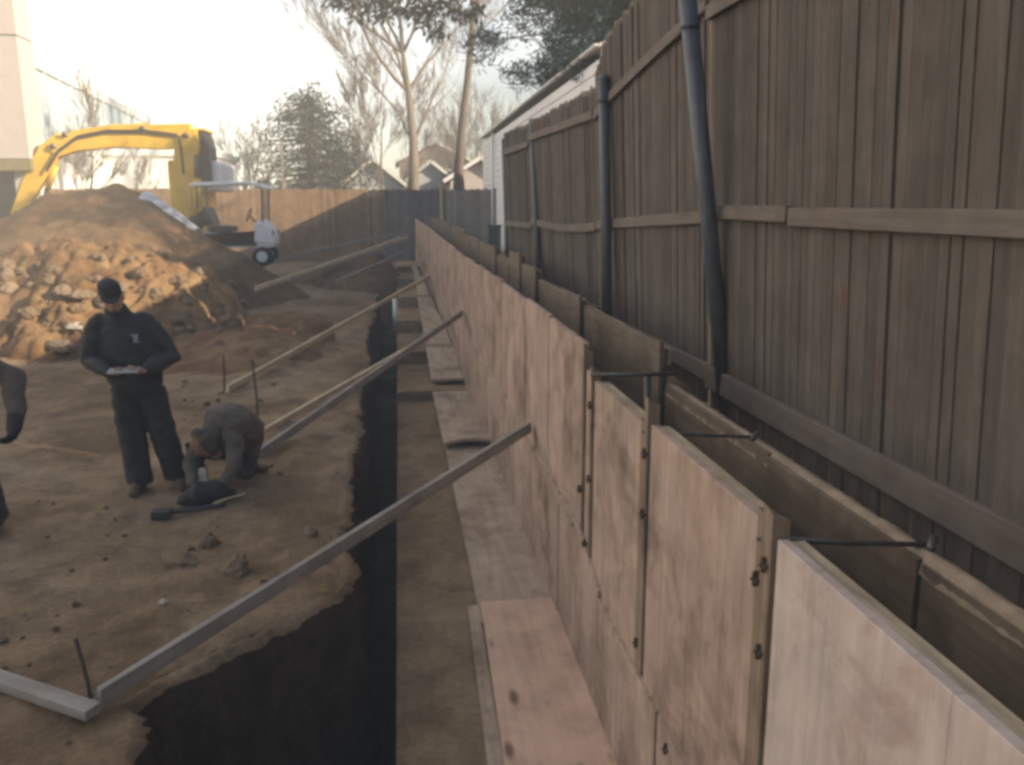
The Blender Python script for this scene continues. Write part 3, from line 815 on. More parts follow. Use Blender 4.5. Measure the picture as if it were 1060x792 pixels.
wpart(MB().box((hx-.03, yn-.03, 1), (hx+.08, yn-.002, ztop-.01)), 'corner_trim', 'trim_white', hs)
wpart(MB().tube([(hx-.1, yf-4, 1), (hx-.1, yf-4, ztop-.1)], .04, 8), 'downspout', 'trim_white', hs, smooth=True)
for y in (yn+4, yn+10):
    w_ = wpart(MB().box((hx-.05, y, 2.9), (hx-.022, y+1, 4.0)), 'window', 'trim_white', hs)
    g_ = MB().box((hx-.06, y+.08, 2.98), (hx-.052, y+.92, 3.92)).build('pane', 'glass_dark', w_)

def gable_house(c, w, d, zb, ze, zr, wallm, roofm, label, face='y', chimney=False, rz=0, win=True):
    r = empty('house', (c[0], c[1], zb), rz); tag(r, label, 'house')
    h = ze-zb; k = zr-zb
    MB().box((-w/2, 0, 0), (w/2, d, h)).build('wall', wallm, r)
    MB().prism([(-w/2+.01, h), (w/2-.01, h), (0, k-.05)], 1, .0, d).build('gable', wallm, r)
    ro = MB().prism([(-w/2-.3, h-.1), (-w/2-.3, h+.08), (0, k+.15), (w/2+.3, h+.08), (w/2+.3, h-.1), (0, k-.03)], 1, -.3, d+.3).build('roof', roofm, r)
    tr = MB(); tr.beam((-w/2-.32, -.33, h), (0, -.33, k+.06), .05, .16); tr.beam((w/2+.32, -.33, h), (0, -.33, k+.06), .05, .16); tr.build('rake_trim', 'trim_white', r)
    if chimney: MB().box((w*.2, d*.4, h), (w*.2+.6, d*.4+.6, k+.9)).build('chimney', 'brick_red', ro)
    if win:
        for x in (-w*.22, w*.22):
            f = MB().box((x-.45, -.05, h-1.7), (x+.45, -.003, h-.5)).build('window', 'trim_white', r)
            MB().box((x-.37, -.06, h-1.62), (x+.37, -.052, h-.58)).build('pane', 'glass_dark', f)
    return r
def gh(px, py_eave, py_peak, wpx, Y, *a, **k):
    p = atY(px, py_eave, Y); q = atY(px, py_peak, Y); w = wpx/890*Y
    return gable_house((p.x, Y), w, 9, .4, p.z, q.z, *a, **k)
gh(387, 192, 166, 52, 46, 'siding_grey', 'roof_grey', 'grey house with white gable trim beyond the back fence, left of the pale trunk')
gh(446, 190, 168, 44, 48, 'siding_grey', 'roof_grey', 'small grey gabled house between the pale trunk and the leaning trunk')
gh(352, 172, 152, 44, 62, 'brick_red', 'roof_brown', 'brown house with red walls half hidden by the evergreen tree', chimney=True)
gh(450, 168, 148, 70, 64, 'brick_red', 'roof_brown', 'red-brown house behind the leaning trunk', chimney=True)
gh(497, 188, 165, 60, 40, 'stucco', 'roof_brown', 'tan house with brown roof at the end of the grey fence')

# big left building with overhanging upper storey
L0 = atY(31, 165, 24)
lb = empty('office_building', (L0.x, 24, 0)); tag(lb, 'tall beige building with panel joints and an overhang at the left edge', 'building')
xl = L0.x; 
mb = MB(); 
zz = [L0.z+.02, L0.z+3.0, L0.z+4.4, L0.z+7.5, L0.z+11]
for a, b in zip(zz, zz[1:]): mb.box((xl-14, 24, a), (xl, 25.0, b-.035))
wpart(mb, 'wall', 'stucco', lb); wpart(MB().box((xl-13.9, 24.03, zz[0]), (xl-.03, 24.97, zz[-1]-.1)), 'joint_backing', 'dark_recess', lb)
wpart(MB().box((xl-14, 23.95, L0.z-.28), (xl+.02, 25.0, L0.z)), 'soffit_band', 'olive_trim', lb)
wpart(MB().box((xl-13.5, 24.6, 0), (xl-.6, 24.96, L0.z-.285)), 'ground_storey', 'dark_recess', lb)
wpart(MB().box((xl-.5, 24.2, 0), (xl-.15, 24.5, L0.z-.283)), 'column', 'stucco', lb)
# glazed wing stepping back to the right
gw = empty('glass_building', (xl, 31, 0)); tag(gw, 'glass-fronted building receding behind the beige building', 'building')
A = atY(27, 66, 31); B = atY(150, 118, 52)
zlo = atY(30, 140, 31).z
def wallpt(t, z): return V((lerp(A.x, B.x, t), lerp(31, 52, t), z))
mb = MB(); up = A.z
mb.hexa([wallpt(0, zlo), wallpt(1, zlo), wallpt(1, zlo)+V((-3, 1, 0)), wallpt(0, zlo)+V((-3, 1, 0)), wallpt(0, up), wallpt(1, up), wallpt(1, up)+V((-3, 1, 0)), wallpt(0, up)+V((-3, 1, 0))])
wpart(mb, 'glazing', 'glass_blue', gw)
for nm, z0, z1 in (('parapet', up, up+.35), ('base_wall', 0, zlo-.01)):
    mb = MB(); o_ = V((.12, -.08, 0))
    mb.hexa([wallpt(-.01, z0)+o_, wallpt(1.01, z0)+o_, wallpt(1.01, z0)+V((-3, 1, 0)), wallpt(-.01, z0)+V((-3, 1, 0)), wallpt(-.01, z1)+o_, wallpt(1.01, z1)+o_, wallpt(1.01, z1)+V((-3, 1, 0)), wallpt(-.01, z1)+V((-3, 1, 0))])
    wpart(mb, nm, 'trim_white', gw)
for i in range(13):
    p = wallpt(i/12, zlo); wpart(MB().beam(p+V((.04, -.03, 0)), V((p.x+.04, p.y-.03, up)), .09, .09), 'mullion', 'siding_grey', gw)
# bright white low building right behind the excavator
wb = empty('white_building', atY(130, 190, 40)); wb.location.z = 0; tag(wb, 'low white building glaring in the sun beneath the excavator boom', 'building')
q0 = atY(40, 200, 40); q1 = atY(222, 200, 40); zt_ = atY(120, 161, 40).z
wpart(MB().box((q0.x, 40, 0), (q1.x, 46, zt_)), 'wall', 'trim_white', wb)
wpart(MB().box((q0.x-.15, 39.85, zt_+.003), (q1.x+.15, 46.1, zt_+.25)), 'roof_edge', 'trim_white', wb)
for i in range(4):
    x = lerp(q0.x, q1.x, (i+.7)/4.4); f = wpart(MB().box((x, 39.94, .8), (x+1.1, 39.997, 2.0)), 'window', 'trim_white', wb)

# ------------------------------------------------------------ excavator
EY = 24.6
ex = empty('excavator', (atY(212, 230, EY).x, EY, .3)); tag(ex, 'yellow tracked excavator with arched boom parked behind the tall dirt heap', 'excavator')
ex0 = ex.location
def E(px, py, Y=EY): return atY(px, py, Y)
def plate(path, widths, thick, Yc):
    """boxed arm following a pixel path in the plane Y=Yc"""
    mb = MB(); pts = [E(px, py, Yc) for px, py in path]
    up = V((0, 1, 0))
    for k in range(len(pts)):
        t = (pts[min(k+1, len(pts)-1)]-pts[max(k-1, 0)]).normalized(); nrm = V((-t.z, 0, t.x)); w = widths[k]/2
        for (s_, y) in ((-1, -thick/2), (1, -thick/2), (1, thick/2), (-1, thick/2)): mb.v.append(tuple(pts[k]+nrm*w*s_+V((0, y, 0))))
    for k in range(len(pts)-1):
        for j in range(4): a = k*4+j; b = k*4+(j+1) % 4; mb.f.append((a, b, b+4, a+4))
    m_ = (len(pts)-1)*4; mb.f.append((0, 1, 2, 3)); mb.f.append((m_+3, m_+2, m_+1, m_))
    return mb
wpart(plate([(189, 236), (190, 190), (194, 150), (193, 134)], [.42, .5, .58, .5], .34, EY-.3), 'boom', 'yellow', ex, bevel=.02)
wpart(plate([(199, 141), (165, 142), (120, 141), (80, 146), (55, 157)], [.62, .62, .58, .5, .36], .32, EY-.32), 'boom_arm', 'yellow', ex, bevel=.02)
wpart(plate([(66, 142), (52, 158), (33, 192), (18, 224)], [.3, .52, .42, .28], .28, EY-.3), 'stick', 'yellow', ex, bevel=.02)
def cyl(p, q, Yc, r):
    a, b = E(*p, Yc), E(*q, Yc); m_ = a.lerp(b, .55)
    o = wpart(MB().tube([a, m_], r, 12), 'hydraulic_cylinder', 'yellow', ex, smooth=True)
    MB().tube([m_, b], r*.55, 10).build('piston_rod', 'steel', o, smooth=True)
cyl((205, 215), (203, 160), EY-.65, .1); cyl((150, 131), (70, 138), EY-.3, .09); cyl((58, 172), (42, 214), EY-.3, .08)
for dz in (0, 4):
    h_ = [E(px, py-dz*.5, EY-.53) for px, py in ((190, 180), (187, 152), (183, 141), (150, 137), (110, 137), (80, 143), (60, 158), (48, 178))]
    wpart(MB().tube(h_, .022, 8), 'hose', 'rubber', ex, smooth=True)
for px, py in ((194, 141), (58, 152), (20, 222), (150, 134), (70, 140)):
    c_ = E(px, py, EY-.3); wpart(MB().tube([c_-V((0, .24, 0)), c_+V((0, .24, 0))], .07, 12), 'pivot_pin', 'steel', ex, smooth=True)
# bucket
b0 = E(20, 226, EY-.3)
mb = MB(); prof = [(0, .12), (.28, .05), (.42, -.25), (.3, -.6), (-.05, -.78), (-.3, -.7), (-.1, -.55), (.1, -.4), (.12, -.15)]
mb.prism([(b0.x+x, b0.z+z) for x, z in prof], 1, b0.y-.4, b0.y+.4)
bk = wpart(mb, 'bucket', 'yellow', ex, bevel=.01)
for i in range(4): MB().prism([(b0.x-.28, b0.z-.74), (b0.x-.44, b0.z-.72), (b0.x-.27, b0.z-.66)], 1, b0.y-.36+.2*i, b0.y-.28+.2*i).build('tooth', 'steel', bk)
# house and cab
hx0 = E(176, 200).x; hx1 = E(204, 200).x; zb_ = 1.05; zt2 = E(214, 166).z
wpart(MB().box((hx0, EY-.1, zb_), (hx1, EY+2.6, zt2)), 'engine_house', 'yellow', ex, bevel=.08)
wpart(MB().box((hx1+.003, EY+.1, E(214, 198).z), (E(229, 200).x, EY+2.4, zt2)), 'counterweight', 'white_paint', ex, bevel=.12)
cx0 = E(200, 165).x; cx1 = E(218, 165).x; cz = E(210, 136).z
cab = wpart(MB().prism([(cx0, zt2-.6), (cx0+.05, cz), (cx1-.12, cz), (cx1, zt2+.35), (cx1, zt2-.6)], 1, EY-.14, EY+.9), 'cab', 'black_plastic', ex, bevel=.03)
MB().box((cx0+.1, EY-.16, zt2+.1), (cx1-.16, EY-.143, cz-.12)).build('cab_window', 'glass_dark', cab)
MB().box((cx0-.02, EY-.2, cz+.003), (cx1-.06, EY+.96, cz+.07)).build('cab_roof', 'yellow', cab, bevel=.02)
for y in (EY-.25, EY+2.0):
    tr = wpart(MB().prism([(hx0-.9, .5), (hx0-.6, .95), (hx1+.6, .95), (hx1+.9, .5), (hx1+.6, .1), (hx0-.6, .1)], 1, y, y+.55), 'track', 'rubber', ex, bevel=.08)
    for i in range(5): MB().tube([(lerp(hx0-.4, hx1+.4, i/4), y-.03, .5), (lerp(hx0-.4, hx1+.4, i/4), y+.02, .5)], .18, 14).build('roller', 'steel', tr)
wpart(MB().box((hx0-.1, EY+.4, .5), (hx1, EY+1.9, 1.04)), 'undercarriage', 'black_plastic', ex)

# ------------------------------------------------------------ golf cart (facing right)
CY = 21.5
c0 = atY(255, 268, CY); c1 = atY(278, 268, CY); sc_ = (c1.x-c0.x)/.55
gc = empty('golf_cart', (atY(246, 268, CY).x, CY, c0.z)); tag(gc, 'white golf cart with roof and dark seats parked by the brown back fence', 'golf cart')
zr = atY(250, 189, CY).z-c0.z
MB().prism([(-1.05, .28), (-1.05, .62), (-.35, .62), (-.25, .34), (.42, .34), (.5, .78), (.62, .84), (.80, .70), (.86, .45), (.84, .26)], 1, -.02, 1.12).build('body', 'white_paint', gc, bevel=.04)
MB().prism([(.40, .36), (.44, .86), (.56, .93), (.74, .82), (.86, .55), (.88, .30)], 1, -.05, 1.15).build('cowl', 'white_paint', gc, bevel=.09)
MB().tube([(.84, .05, .62), (.875, .05, .62)], .07, 12).build('headlight', 'paper', gc, smooth=True)
MB().tube([(.84, 1.0, .62), (.875, 1.0, .62)], .07, 12).build('headlight', 'paper', gc, smooth=True)
rf2 = MB(); pr = [(-1.0, zr-.05), (-.9, zr), (.3, zr+.03), (.62, zr-.02), (.76, zr-.12), (.74, zr-.16), (.6, zr-.08), (.3, zr-.04), (-.95, zr-.09)]
rf2.prism(pr, 1, -.08, 1.18).build('roof', 'white_paint', gc, bevel=.02)
for x, y, x2 in ((.62, .0, .66), (.62, 1.1, .66), (-.85, .0, -.85), (-.85, 1.1, -.85)):
    MB().tube([(x, y, .55), (x2, y, zr-.08)], .022, 8).build('roof_post', 'black_plastic', gc, smooth=True)
MB().prism([(.58, .92), (.64, zr-.15), (.655, zr-.15), (.6, .92)], 1, .04, 1.06).build('windscreen', 'windscreen', gc)
MB().box((-.62, .05, .62), (-.12, 1.05, .78)).build('seat', 'black_plastic', gc, bevel=.05)
MB().hexa([V(p) for p in ((-.66, .05, .8), (-.52, .05, .8), (-.52, 1.05, .8), (-.66, 1.05, .8), (-.78, .05, 1.22), (-.68, .05, 1.24), (-.68, 1.05, 1.24), (-.78, 1.05, 1.22))]).build('backrest', 'black_plastic', gc, bevel=.04)
st_ = MB().tube([(.42, .75, .8), (.2, .75, 1.02)], .02, 8).build('steering_column', 'black_plastic', gc)
w_ = MB(); pts = [(.2+.06*math.cos(a)*1, .75+.17*math.sin(a), 1.03+.15*math.cos(a)) for a in [i*math.pi/8 for i in range(17)]]
w_.tube(pts, .014, 6).build('steering_wheel', 'rubber', st_)
for x in (-.72, .58):
    for y in (-.02, 1.0):
        wh = MB().tube([(x, y-.02, .05), (x, y+.16, .05)], .24, 20).build('wheel', 'rubber', gc, bevel=.03)
        MB().tube([(x, y-.03, .05), (x, y-.022, .05)], .13, 14).build('rim', 'white_paint', wh)
bg = MB(); random.seed(9)
for (x, y, z, r) in ((-1.0, .3, .85, .2), (-.85, .7, .95, .22), (-1.05, .6, .8, .2)): bg.ball((x, y, z), r, 12, (1, 1, .9))
t_ = bg.build('tool_bags', 'glove_black', smooth=True); t_.location = gc.location; tag(t_, 'dark lumpy bags heaped on the back of the golf cart', 'bags')

# ------------------------------------------------------------ trees
def bare_tree(base, H, r0, lean, seed, label, bark='bark_pale', forks=None, spread=.55, depth=6, split=.35, twig=.008, trunk_path=None, dens=2):
    random.seed(seed); root = empty('bare_tree', base); tag(root, label, 'tree')
    tr = MB(); br = MB()
    def grow(p, d, L, r, k):
        mb = tr if k == 0 else br
        n = 4; pts = [p]; rr = [r]; dd = d.copy()
        for i in range(n):
            dd = (dd+V((random.gauss(0, .09), random.gauss(0, .09), random.gauss(0.03, .05)))).normalized()
            pts.append(pts[-1]+dd*L/n); rr.append(lerp(r, r*.62, (i+1)/n))
        mb.tube(pts, rr, 8 if k == 0 else (6 if k < 3 else 3), cap=k < 2)
        if k >= depth: return
        m = dens+(1 if random.random() < .6 else 0)
        for j in range(m):
            t = 1.0 if j == 0 else random.uniform(.4, 1)
            idx = min(n, int(t*n)); q = pts[idx]
            ang = random.uniform(0, 6.28); s_ = spread*random.uniform(.5, 1.15)*(0.5 if j == 0 else 1)
            _, e, u = ortho(dd); nd = (dd*math.cos(s_)+(e*math.cos(ang)+u*math.sin(ang))*math.sin(s_)).normalized()
            nd = (nd+V((0, 0, .12))).normalized()
            grow(q, nd, L*random.uniform(.6, .85), max(twig, rr[idx]*(.72 if j == 0 else .5)), k+1)
    if trunk_path:
        pts = [V(p)-V(base) for p, r in trunk_path]; rs = [r for p, r in trunk_path]
        tr.tube(pts, rs, 10)
        for (pi, dirv, L, r) in forks:
            grow(pts[pi], V(dirv).normalized(), L, r, 1)
    else:
        grow(V((0, 0, 0)), (V((0, 0, 1))+V(lean)).normalized(), H*split, r0, 0)
    tr.build('trunk', bark, root, smooth=True, fix=False); br.build('branches', 'bark_brown' if bark == 'bark_brown' else 'twig', root, smooth=True, fix=False)
    return root
TY = 38
def T(px, py, Y=TY): return atY(px, py, Y)
# big pale tree
b_ = T(427, 215); b_.z = .4
bare_tree(tuple(b_), 0, 0, None, 31, 'tall bare tree with a thick pale sunlit trunk behind the back fence', trunk_path=[((b_.x, TY, .3), .36), (T(428, 150), .2), (T(423, 95), .14), (T(417, 55), .10), (T(414, 20), .08), (T(412, -40), .05)],
          forks=[(1, (.35, .1, 1), 3.0, .06), (1, (-.5, .1, 1), 2.6, .05), (2, (-.7, 0, .8), 3.2, .09), (2, (.45, .3, .9), 3.0, .08), (2, (-.3, .3, 1), 3.4, .09), (3, (-.85, .1, .6), 3.2, .09), (3, (.5, -.2, .8), 3, .07), (3, (-.5, .3, 1), 3, .07), (4, (-.7, .2, .7), 3, .07), (4, (.5, .1, 1), 2.8, .06), (5, (-.2, 0, 1), 2.6, .05), (5, (.5, .2, 1), 2.6, .05)], depth=8, spread=.46, twig=.010, dens=2)
# leaning trunk
b2 = T(474, 212, 33); 
lt = bare_tree((b2.x, 33, .4), 0, 0, None, 44, 'slender leaning bare trunk with reddish base and a forked top', bark='bark_brown', trunk_path=[((b2.x, 33, .3), .38), (T(475, 170, 33), .18), (T(478, 130, 33), .14), (T(484, 80, 33), .125), (T(489, 30, 33), .115), (T(491, 8, 33), .105), (T(486, -30, 33), .09)],
          forks=[(5, (.5, 0, 1), 3.2, .11), (6, (-.2, .1, 1), 3, .1), (6, (.4, .1, 1), 2.6, .08)], depth=5)
# evergreen-leaved hanging branch near the top, drooping from the leaning tree's crown
random.seed(8); mb = MB(); tw = MB()
def leafcl(mb, c, n, rad, sz, flat=.8, droop=0):
    for i in range(n):
        p = V((random.gauss(0, 1), random.gauss(0, 1), random.gauss(0, 1)*flat))*rad*.5+c
        d = V((random.gauss(0, 1), random.gauss(0, 1), random.gauss(-droop, .7))).normalized(); _, e, u = ortho(d, V((random.random(), random.random(), random.random())))
        L = sz*random.uniform(.6, 1.4); w = L*.38
        mb.quad(p, p+d*L*.5+e*w*.5, p+d*L, p+d*L*.5-e*w*.5)
YB = 24
top = T(440, -120, YB)
for (px, py, r) in [(350, 2, .3), (372, 8, .4), (392, 12, .4), (405, 6, .35), (420, 12, .35), (437, 16, .4), (448, 22, .4), (452, 34, .3), (445, 8, .35), (470, 8, .3), (480, 16, .28), (492, 10, .25), (380, -8, .5), (410, -12, .6), (440, -14, .6), (470, -12, .6), (350, -18, .5), (330, -20, .4), (365, -4, .4), (395, -6, .45), (430, 2, .4), (460, -3, .35)]:
    c = T(px, py, YB); leafcl(mb, c, 60, r*.9, .2, .8, .8)
    tw.tube([c, c.lerp(top, .3)+V((0, 0, .4)), top], [.01, .02, .05], 5)
rt = empty('overhanging_tree', (8.8, YB, 1.0)); tag(rt, 'dark-leaved branches drooping into the top of the view above the pale trunk', 'tree')
tw.tube([top, T(560, -190, YB), T(680, -190, YB), V((8.6, YB, 4)), V((8.8, YB, 1))], [.08, .12, .16, .2, .25], 8)
wpart(tw, 'trunk', 'bark_brown', rt, fix=False); wpart(mb, 'leaves', 'leaf_dark', rt, fix=False)
# thinner bare trees
for i, (px, Y, H, r, ln, lab) in enumerate([
    (404, 42, 9, .13, (-.12, 0, 0), 'thin bare tree with pale leaning stems just left of the thick pale trunk'),
    (386, 44, 8, .10, (-.22, 0, 0), 'slim bare sapling leaning left beside the evergreen tree'),
    (412, 46, 10, .12, (-.02, 0, 0), 'thin upright bare tree close behind the thick pale trunk'),
    (505, 52, 8.5, .14, (.05, 0, 0), 'fine-twigged bare tree above the eaves of the white house'),
    (455, 50, 9, .15, (.1, 0, 0), 'hazy bare tree between the two big trunks'),
    (540, 60, 9, .14, (.0, 0, 0), 'distant bare tree partly behind the roof of the white house'),
    (240, 46, 5.2, .12, (.1, 0, 0), 'low bare bush-like tree between the excavator and the evergreen'),
    (262, 48, 6.5, .12, (-.05, 0, 0), 'bare tree touching the left flank of the evergreen'),
    (345, 52, 7.5, .14, (.12, 0, 0), 'bare tree rising behind the right side of the evergreen'),
    (75, 33, 5.9, .12, (.5, 0, .0), 'bare tree leaning right in front of the glass building'),
    (135, 36, 5.6, .10, (.2, 0, .0), 'spreading bare tree above the excavator boom'),
    (485, 66, 11, .16, (-.1, 0, 0), 'far bare tree behind the leaning trunk')]):
    p = T(px, 200, Y); bare_tree((p.x, Y, .4), H, r, ln, 100+i, lab, depth=7, spread=.48, split=.32, twig=.013 if Y > 40 else .010, dens=2)
# fir/evergreen
def evergreen(base, H, W, label, mat='needle_dark', seed=1, n=240, sz=.28, bottom=.12, per=34, irregular=.35):
    random.seed(seed); r = empty('evergreen_tree', base); tag(r, label, 'tree')
    tr = MB().tube([(0, 0, 0), (.1, 0, H*.5), (0, 0, H*.96)], [W*.07, W*.045, .03], 8); cr = MB()
    for i in range(n):
        t = bottom+(1-bottom)*(i/n)**.9; a = random.uniform(0, 6.28)
        R_ = W/2*(1-((t-.35)/.68)**3.2 if t > .35 else .75+.25*(t/.35))*(1+irregular*noise.noise(V((a*1.2, t*5, seed))))
        R_ = max(R_, .15); f = random.uniform(.45, 1.05)
        p = V((math.cos(a)*R_*f, math.sin(a)*R_*f, t*H-R_*.12*f+random.uniform(-.1, .1)))
        tr.tube([(0, 0, t*H-.1), p], [.05, .012], 4, cap=False)
        leafcl(cr, p, per, W*.12, sz, 1.0, .2)
    tr.build('trunk', 'bark_brown', r, smooth=True, fix=False); cr.build('crown', mat, r, fix=False); return r
p = T(322, 200, 42); evergreen((p.x, 42, .4), T(320, 97, 42).z-.4, 5.2, 'big rounded dark evergreen standing beyond the brown back fence', seed=12, n=300, sz=.2, irregular=.8, per=26)
p = T(372, 200, 60); evergreen((p.x, 60, .4), 5.2, 4.0, 'lower greyish evergreen right of the big rounded one', seed=15, n=120, sz=.3)
# pine at upper right: long airy boughs
random.seed(17); pb = V((8.4, 18.5, 1)); pr_ = empty('pine_tree', pb); tag(pr_, 'blue-green pine with airy boughs above the white house and the tall fence', 'tree')
tr = MB().tube([(0, 0, 0), (.1, 0, 5), (0, .2, 8.6)], [.3, .2, .05], 10); cr = MB()
for i in range(64):
    z = random.uniform(3.6, 8); a = random.uniform(0, 6.28) if i % 3 else random.uniform(2.7, 3.9)
    L = random.uniform(3.6, 7.2)*(1-.3*(z-3.6)/9)
    tip = V((math.cos(a)*L, math.sin(a)*L, z+random.uniform(-.9, .3))); mid = V((math.cos(a)*L*.5+random.gauss(0, .3), math.sin(a)*L*.5+random.gauss(0, .3), z+.35))
    tr.tube([(0, 0, z), mid, tip], [.06, .035, .012], 5, cap=False)
    for k in range(46):
        t = random.uniform(.25, 1.08); q = mid.lerp(tip, (t-.5)*2) if t > .5 else V((0, 0, z)).lerp(mid, t*2)
        q = q+V((random.gauss(0, .45), random.gauss(0, .45), random.gauss(0, .2)))
        for m_ in range(44):
            d = V((random.gauss(0, 1), random.gauss(0, 1), random.gauss(.25, .6))).normalized(); _, e, u = ortho(d, V((random.random(), random.random(), 1)))
            s0 = q+V((random.gauss(0, .17), random.gauss(0, .17), random.gauss(0, .07))); L2 = random.uniform(.12, .22)
            cr.quad(s0-e*.016, s0+e*.016, s0+d*L2+e*.008, s0+d*L2-e*.008)
tr.build('trunk', 'bark_brown', pr_, smooth=True, fix=False); cr.build('crown', 'needle_blue', pr_, fix=False)
# light utility pole
p = T(293, 200, 35); mb = MB().tube([(p.x, 35, .3), (p.x+.02, 35, T(293, 145, 35).z)], [.06, .045], 10)
tag(mb.build('utility_pole', 'bark_pale', smooth=True), 'slim pale pole standing in front of the dark evergreen', 'pole')

# ------------------------------------------------------------ people
def remesh(mb, name, mat, root, vox=.012, sm=4, wrinkle=0, wf=9, seed=0):
    me = bpy.data.meshes.new(name); me.from_pydata([tuple(v) for v in mb.v], [], mb.f); me.update()
    import bmesh
    bm = bmesh.new(); bm.from_mesh(me); bmesh.ops.recalc_face_normals(bm, faces=bm.faces); bm.to_mesh(me); bm.free()
    o = bpy.data.objects.new(name, me); COL.objects.link(o)
    r = o.modifiers.new('r', 'REMESH'); r.mode = 'VOXEL'; r.voxel_size = vox
    s_ = o.modifiers.new('s', 'SMOOTH'); s_.iterations = sm; s_.factor = .5
    d = bpy.context.evaluated_depsgraph_get(); d.update()
    m2 = bpy.data.meshes.new_from_object(o.evaluated_get(d)); o.modifiers.clear(); o.data = m2
    if wrinkle:
        m2.update(); ns = [v.normal.copy() for v in m2.vertices]
        for v, nn in zip(m2.vertices, ns):
            p = v.co; q = V((p.x*wf, p.y*wf, p.z*wf*1.9+seed)); v.co = p+nn*(wrinkle*(noise.noise(q)+.5*noise.noise(q*2.3)))
    m2.materials.clear(); m2.materials.append(M[mat]); m2.polygons.foreach_set('use_smooth', [True]*len(m2.polygons))
    o.parent = root; return o
def hand(mb, wrist, dirv, palmn, thumb_side, curl=.6, s=1.0):
    """palm, four curled fingers of unequal length and a thumb; palmn = where the palm faces"""
    d = V(dirv).normalized(); n = V(palmn); n = (n-d*n.dot(d)).normalized(); e = d.cross(n).normalized()*thumb_side
    w = V(wrist); mb.tube([w, w+d*.04*s, w+d*.085*s], [(.024*s, .018*s), (.04*s, .016*s), (.04*s, .014*s)], 12, side=e, dome=True)
    for k, (o_, L) in enumerate(((.029, .072), (.010, .082), (-.010, .076), (-.029, .060))):
        p = w+d*.078*s+e*o_*s; pts = [p-d*.02*s]; a = .15; dd = d.copy()
        for seg in (.45, .32, .26):
            a += curl; dd = (d*math.cos(a)+n*math.sin(a)).normalized(); pts.append(pts[-1]+dd*L*seg*s+(d*.02*s if seg == .45 else V((0, 0, 0))))
        mb.tube(pts, [.0095*s, .009*s, .0085*s, .0075*s], 8, dome=True)
    p = w+d*.025*s+e*.026*s; q = p+(e*.8+d*.7+n*.35).normalized()*.04*s; q2 = q+(d*.9+n*.5+e*.1).normalized()*.034*s
    mb.tube([p, q, q2], [.014*s, .011*s, .009*s], 8, dome=True)
def head(mb, c, face, up, s=1.0):
    f = V(face).normalized(); u = V(up); u = (u-f*u.dot(f)).normalized(); e = f.cross(u).normalized()
    P_ = lambda a, b, h: V(c)+(e*a+f*b+u*h)*s
    mb.tube([P_(0, .035, -.115), P_(0, .03, -.085), P_(0, .015, -.04), P_(0, 0, .01), P_(0, -.005, .06), P_(0, -.01, .10)],
            [(.032*s, .03*s), (.055*s, .06*s), (.068*s, .083*s), (.076*s, .094*s), (.074*s, .092*s), (.05*s, .065*s)], 20, side=e, dome=True)
    mb.tube([P_(0, .088, .012), P_(0, .105, -.016), P_(0, .112, -.03), P_(0, .092, -.038)], [.008*s, .011*s, .015*s, .011*s], 8, dome=True)   # nose
    for k in (-1, 1):
        mb.tube([P_(k*.018, .088, .022), P_(k*.05, .074, .022)], .011*s, 8, dome=True)          # brow
        mb.tube([P_(k*.076, -.005, .018), P_(k*.082, -.012, -.005), P_(k*.077, -.004, -.03)], [.012*s, .015*s, .01*s], 8, dome=True)   # ear
    mb.tube([P_(-.022, .085, -.06), P_(0, .093, -.058), P_(.022, .085, -.06)], .008*s, 8, dome=True)   # lips
    mb.tube([P_(0, -.015, -.06), P_(0, -.025, -.13), P_(0, -.03, -.18)], [.052*s, .055*s, .065*s], 14, dome=True)  # neck
    return P_
def face_bits(P_, root, s=1.0):
    for k in (-1, 1):
        mb = MB().ball(P_(k*.031, .073, .002), .011*s, 8); o = mb.build('eye', 'emblem', root, smooth=True)
        MB().ball(P_(k*.031, .0815, .001), .0055*s, 6).build('iris', 'hair', o, smooth=True)
# --- standing man: built in local coordinates, facing local -Y, x to his left is +x as we see him
man = empty('person', (-2.07, 7.3, 0)); man.rotation_euler = (0, 0, R(8)); tag(man, 'standing man in dark jacket and cap looking down at a paper in his hands', 'person')
man.location.z = terrain(-2.07, 7.3)
fl = V((-.14, -.02, .09)); fr = V((.15, .03, .09))
bd = MB()
hp = head(bd, (-.03, -.10, 1.635), (.05, -1, -.42), (0, -.3, 1))
bd.tube([(-.02, -.01, 1.37), (0, 0, 1.25), (0, .01, 1.02), (0, .02, .92)], [(.17, .11), (.17, .12), (.15, .11), (.16, .12)], 16, side=(1, 0, 0), dome=True)
sl, el, wl = V((-.22, .0, 1.40)), V((-.30, -.03, 1.12)), V((-.13, -.27, 1.06))
sr, er, wr = V((.20, .0, 1.40)), V((.31, -.02, 1.13)), V((.13, -.28, 1.07))
for s_, e_, w2, tsd in ((sl, el, wl, 1), (sr, er, wr, -1)):
    bd.tube([s_, e_, w2], [.055, .045, .03], 12, dome=True)
hand(bd, wl, (.55, -.75, 0), (.2, .1, .9), -1, .42, 1.02); hand(bd, wr, (-.55, -.75, 0), (-.2, .1, .9), 1, .42, 1.02)
for k, f in ((-1, fl), (1, fr)):
    bd.tube([(k*.09, .01, .92), (k*.12, -.02, .5), (f.x, f.y+.03, .1)], [.085, .06, .045], 12, dome=True)
remesh(bd, 'body', 'skin', man, .007, 3); face_bits(hp, man)
jk = MB()
jk.tube([(-.02, -.035, 1.50), (-.015, -.02, 1.44), (0, -.005, 1.36), (0, 0, 1.2), (0, .0, 1.06), (0, .0, .95), (0, .01, .90)], [(.085, .08), (.17, .11), (.225, .145), (.235, .16), (.225, .155), (.215, .15), (.195, .135)], 22, side=(1, 0, 0), dome=False)
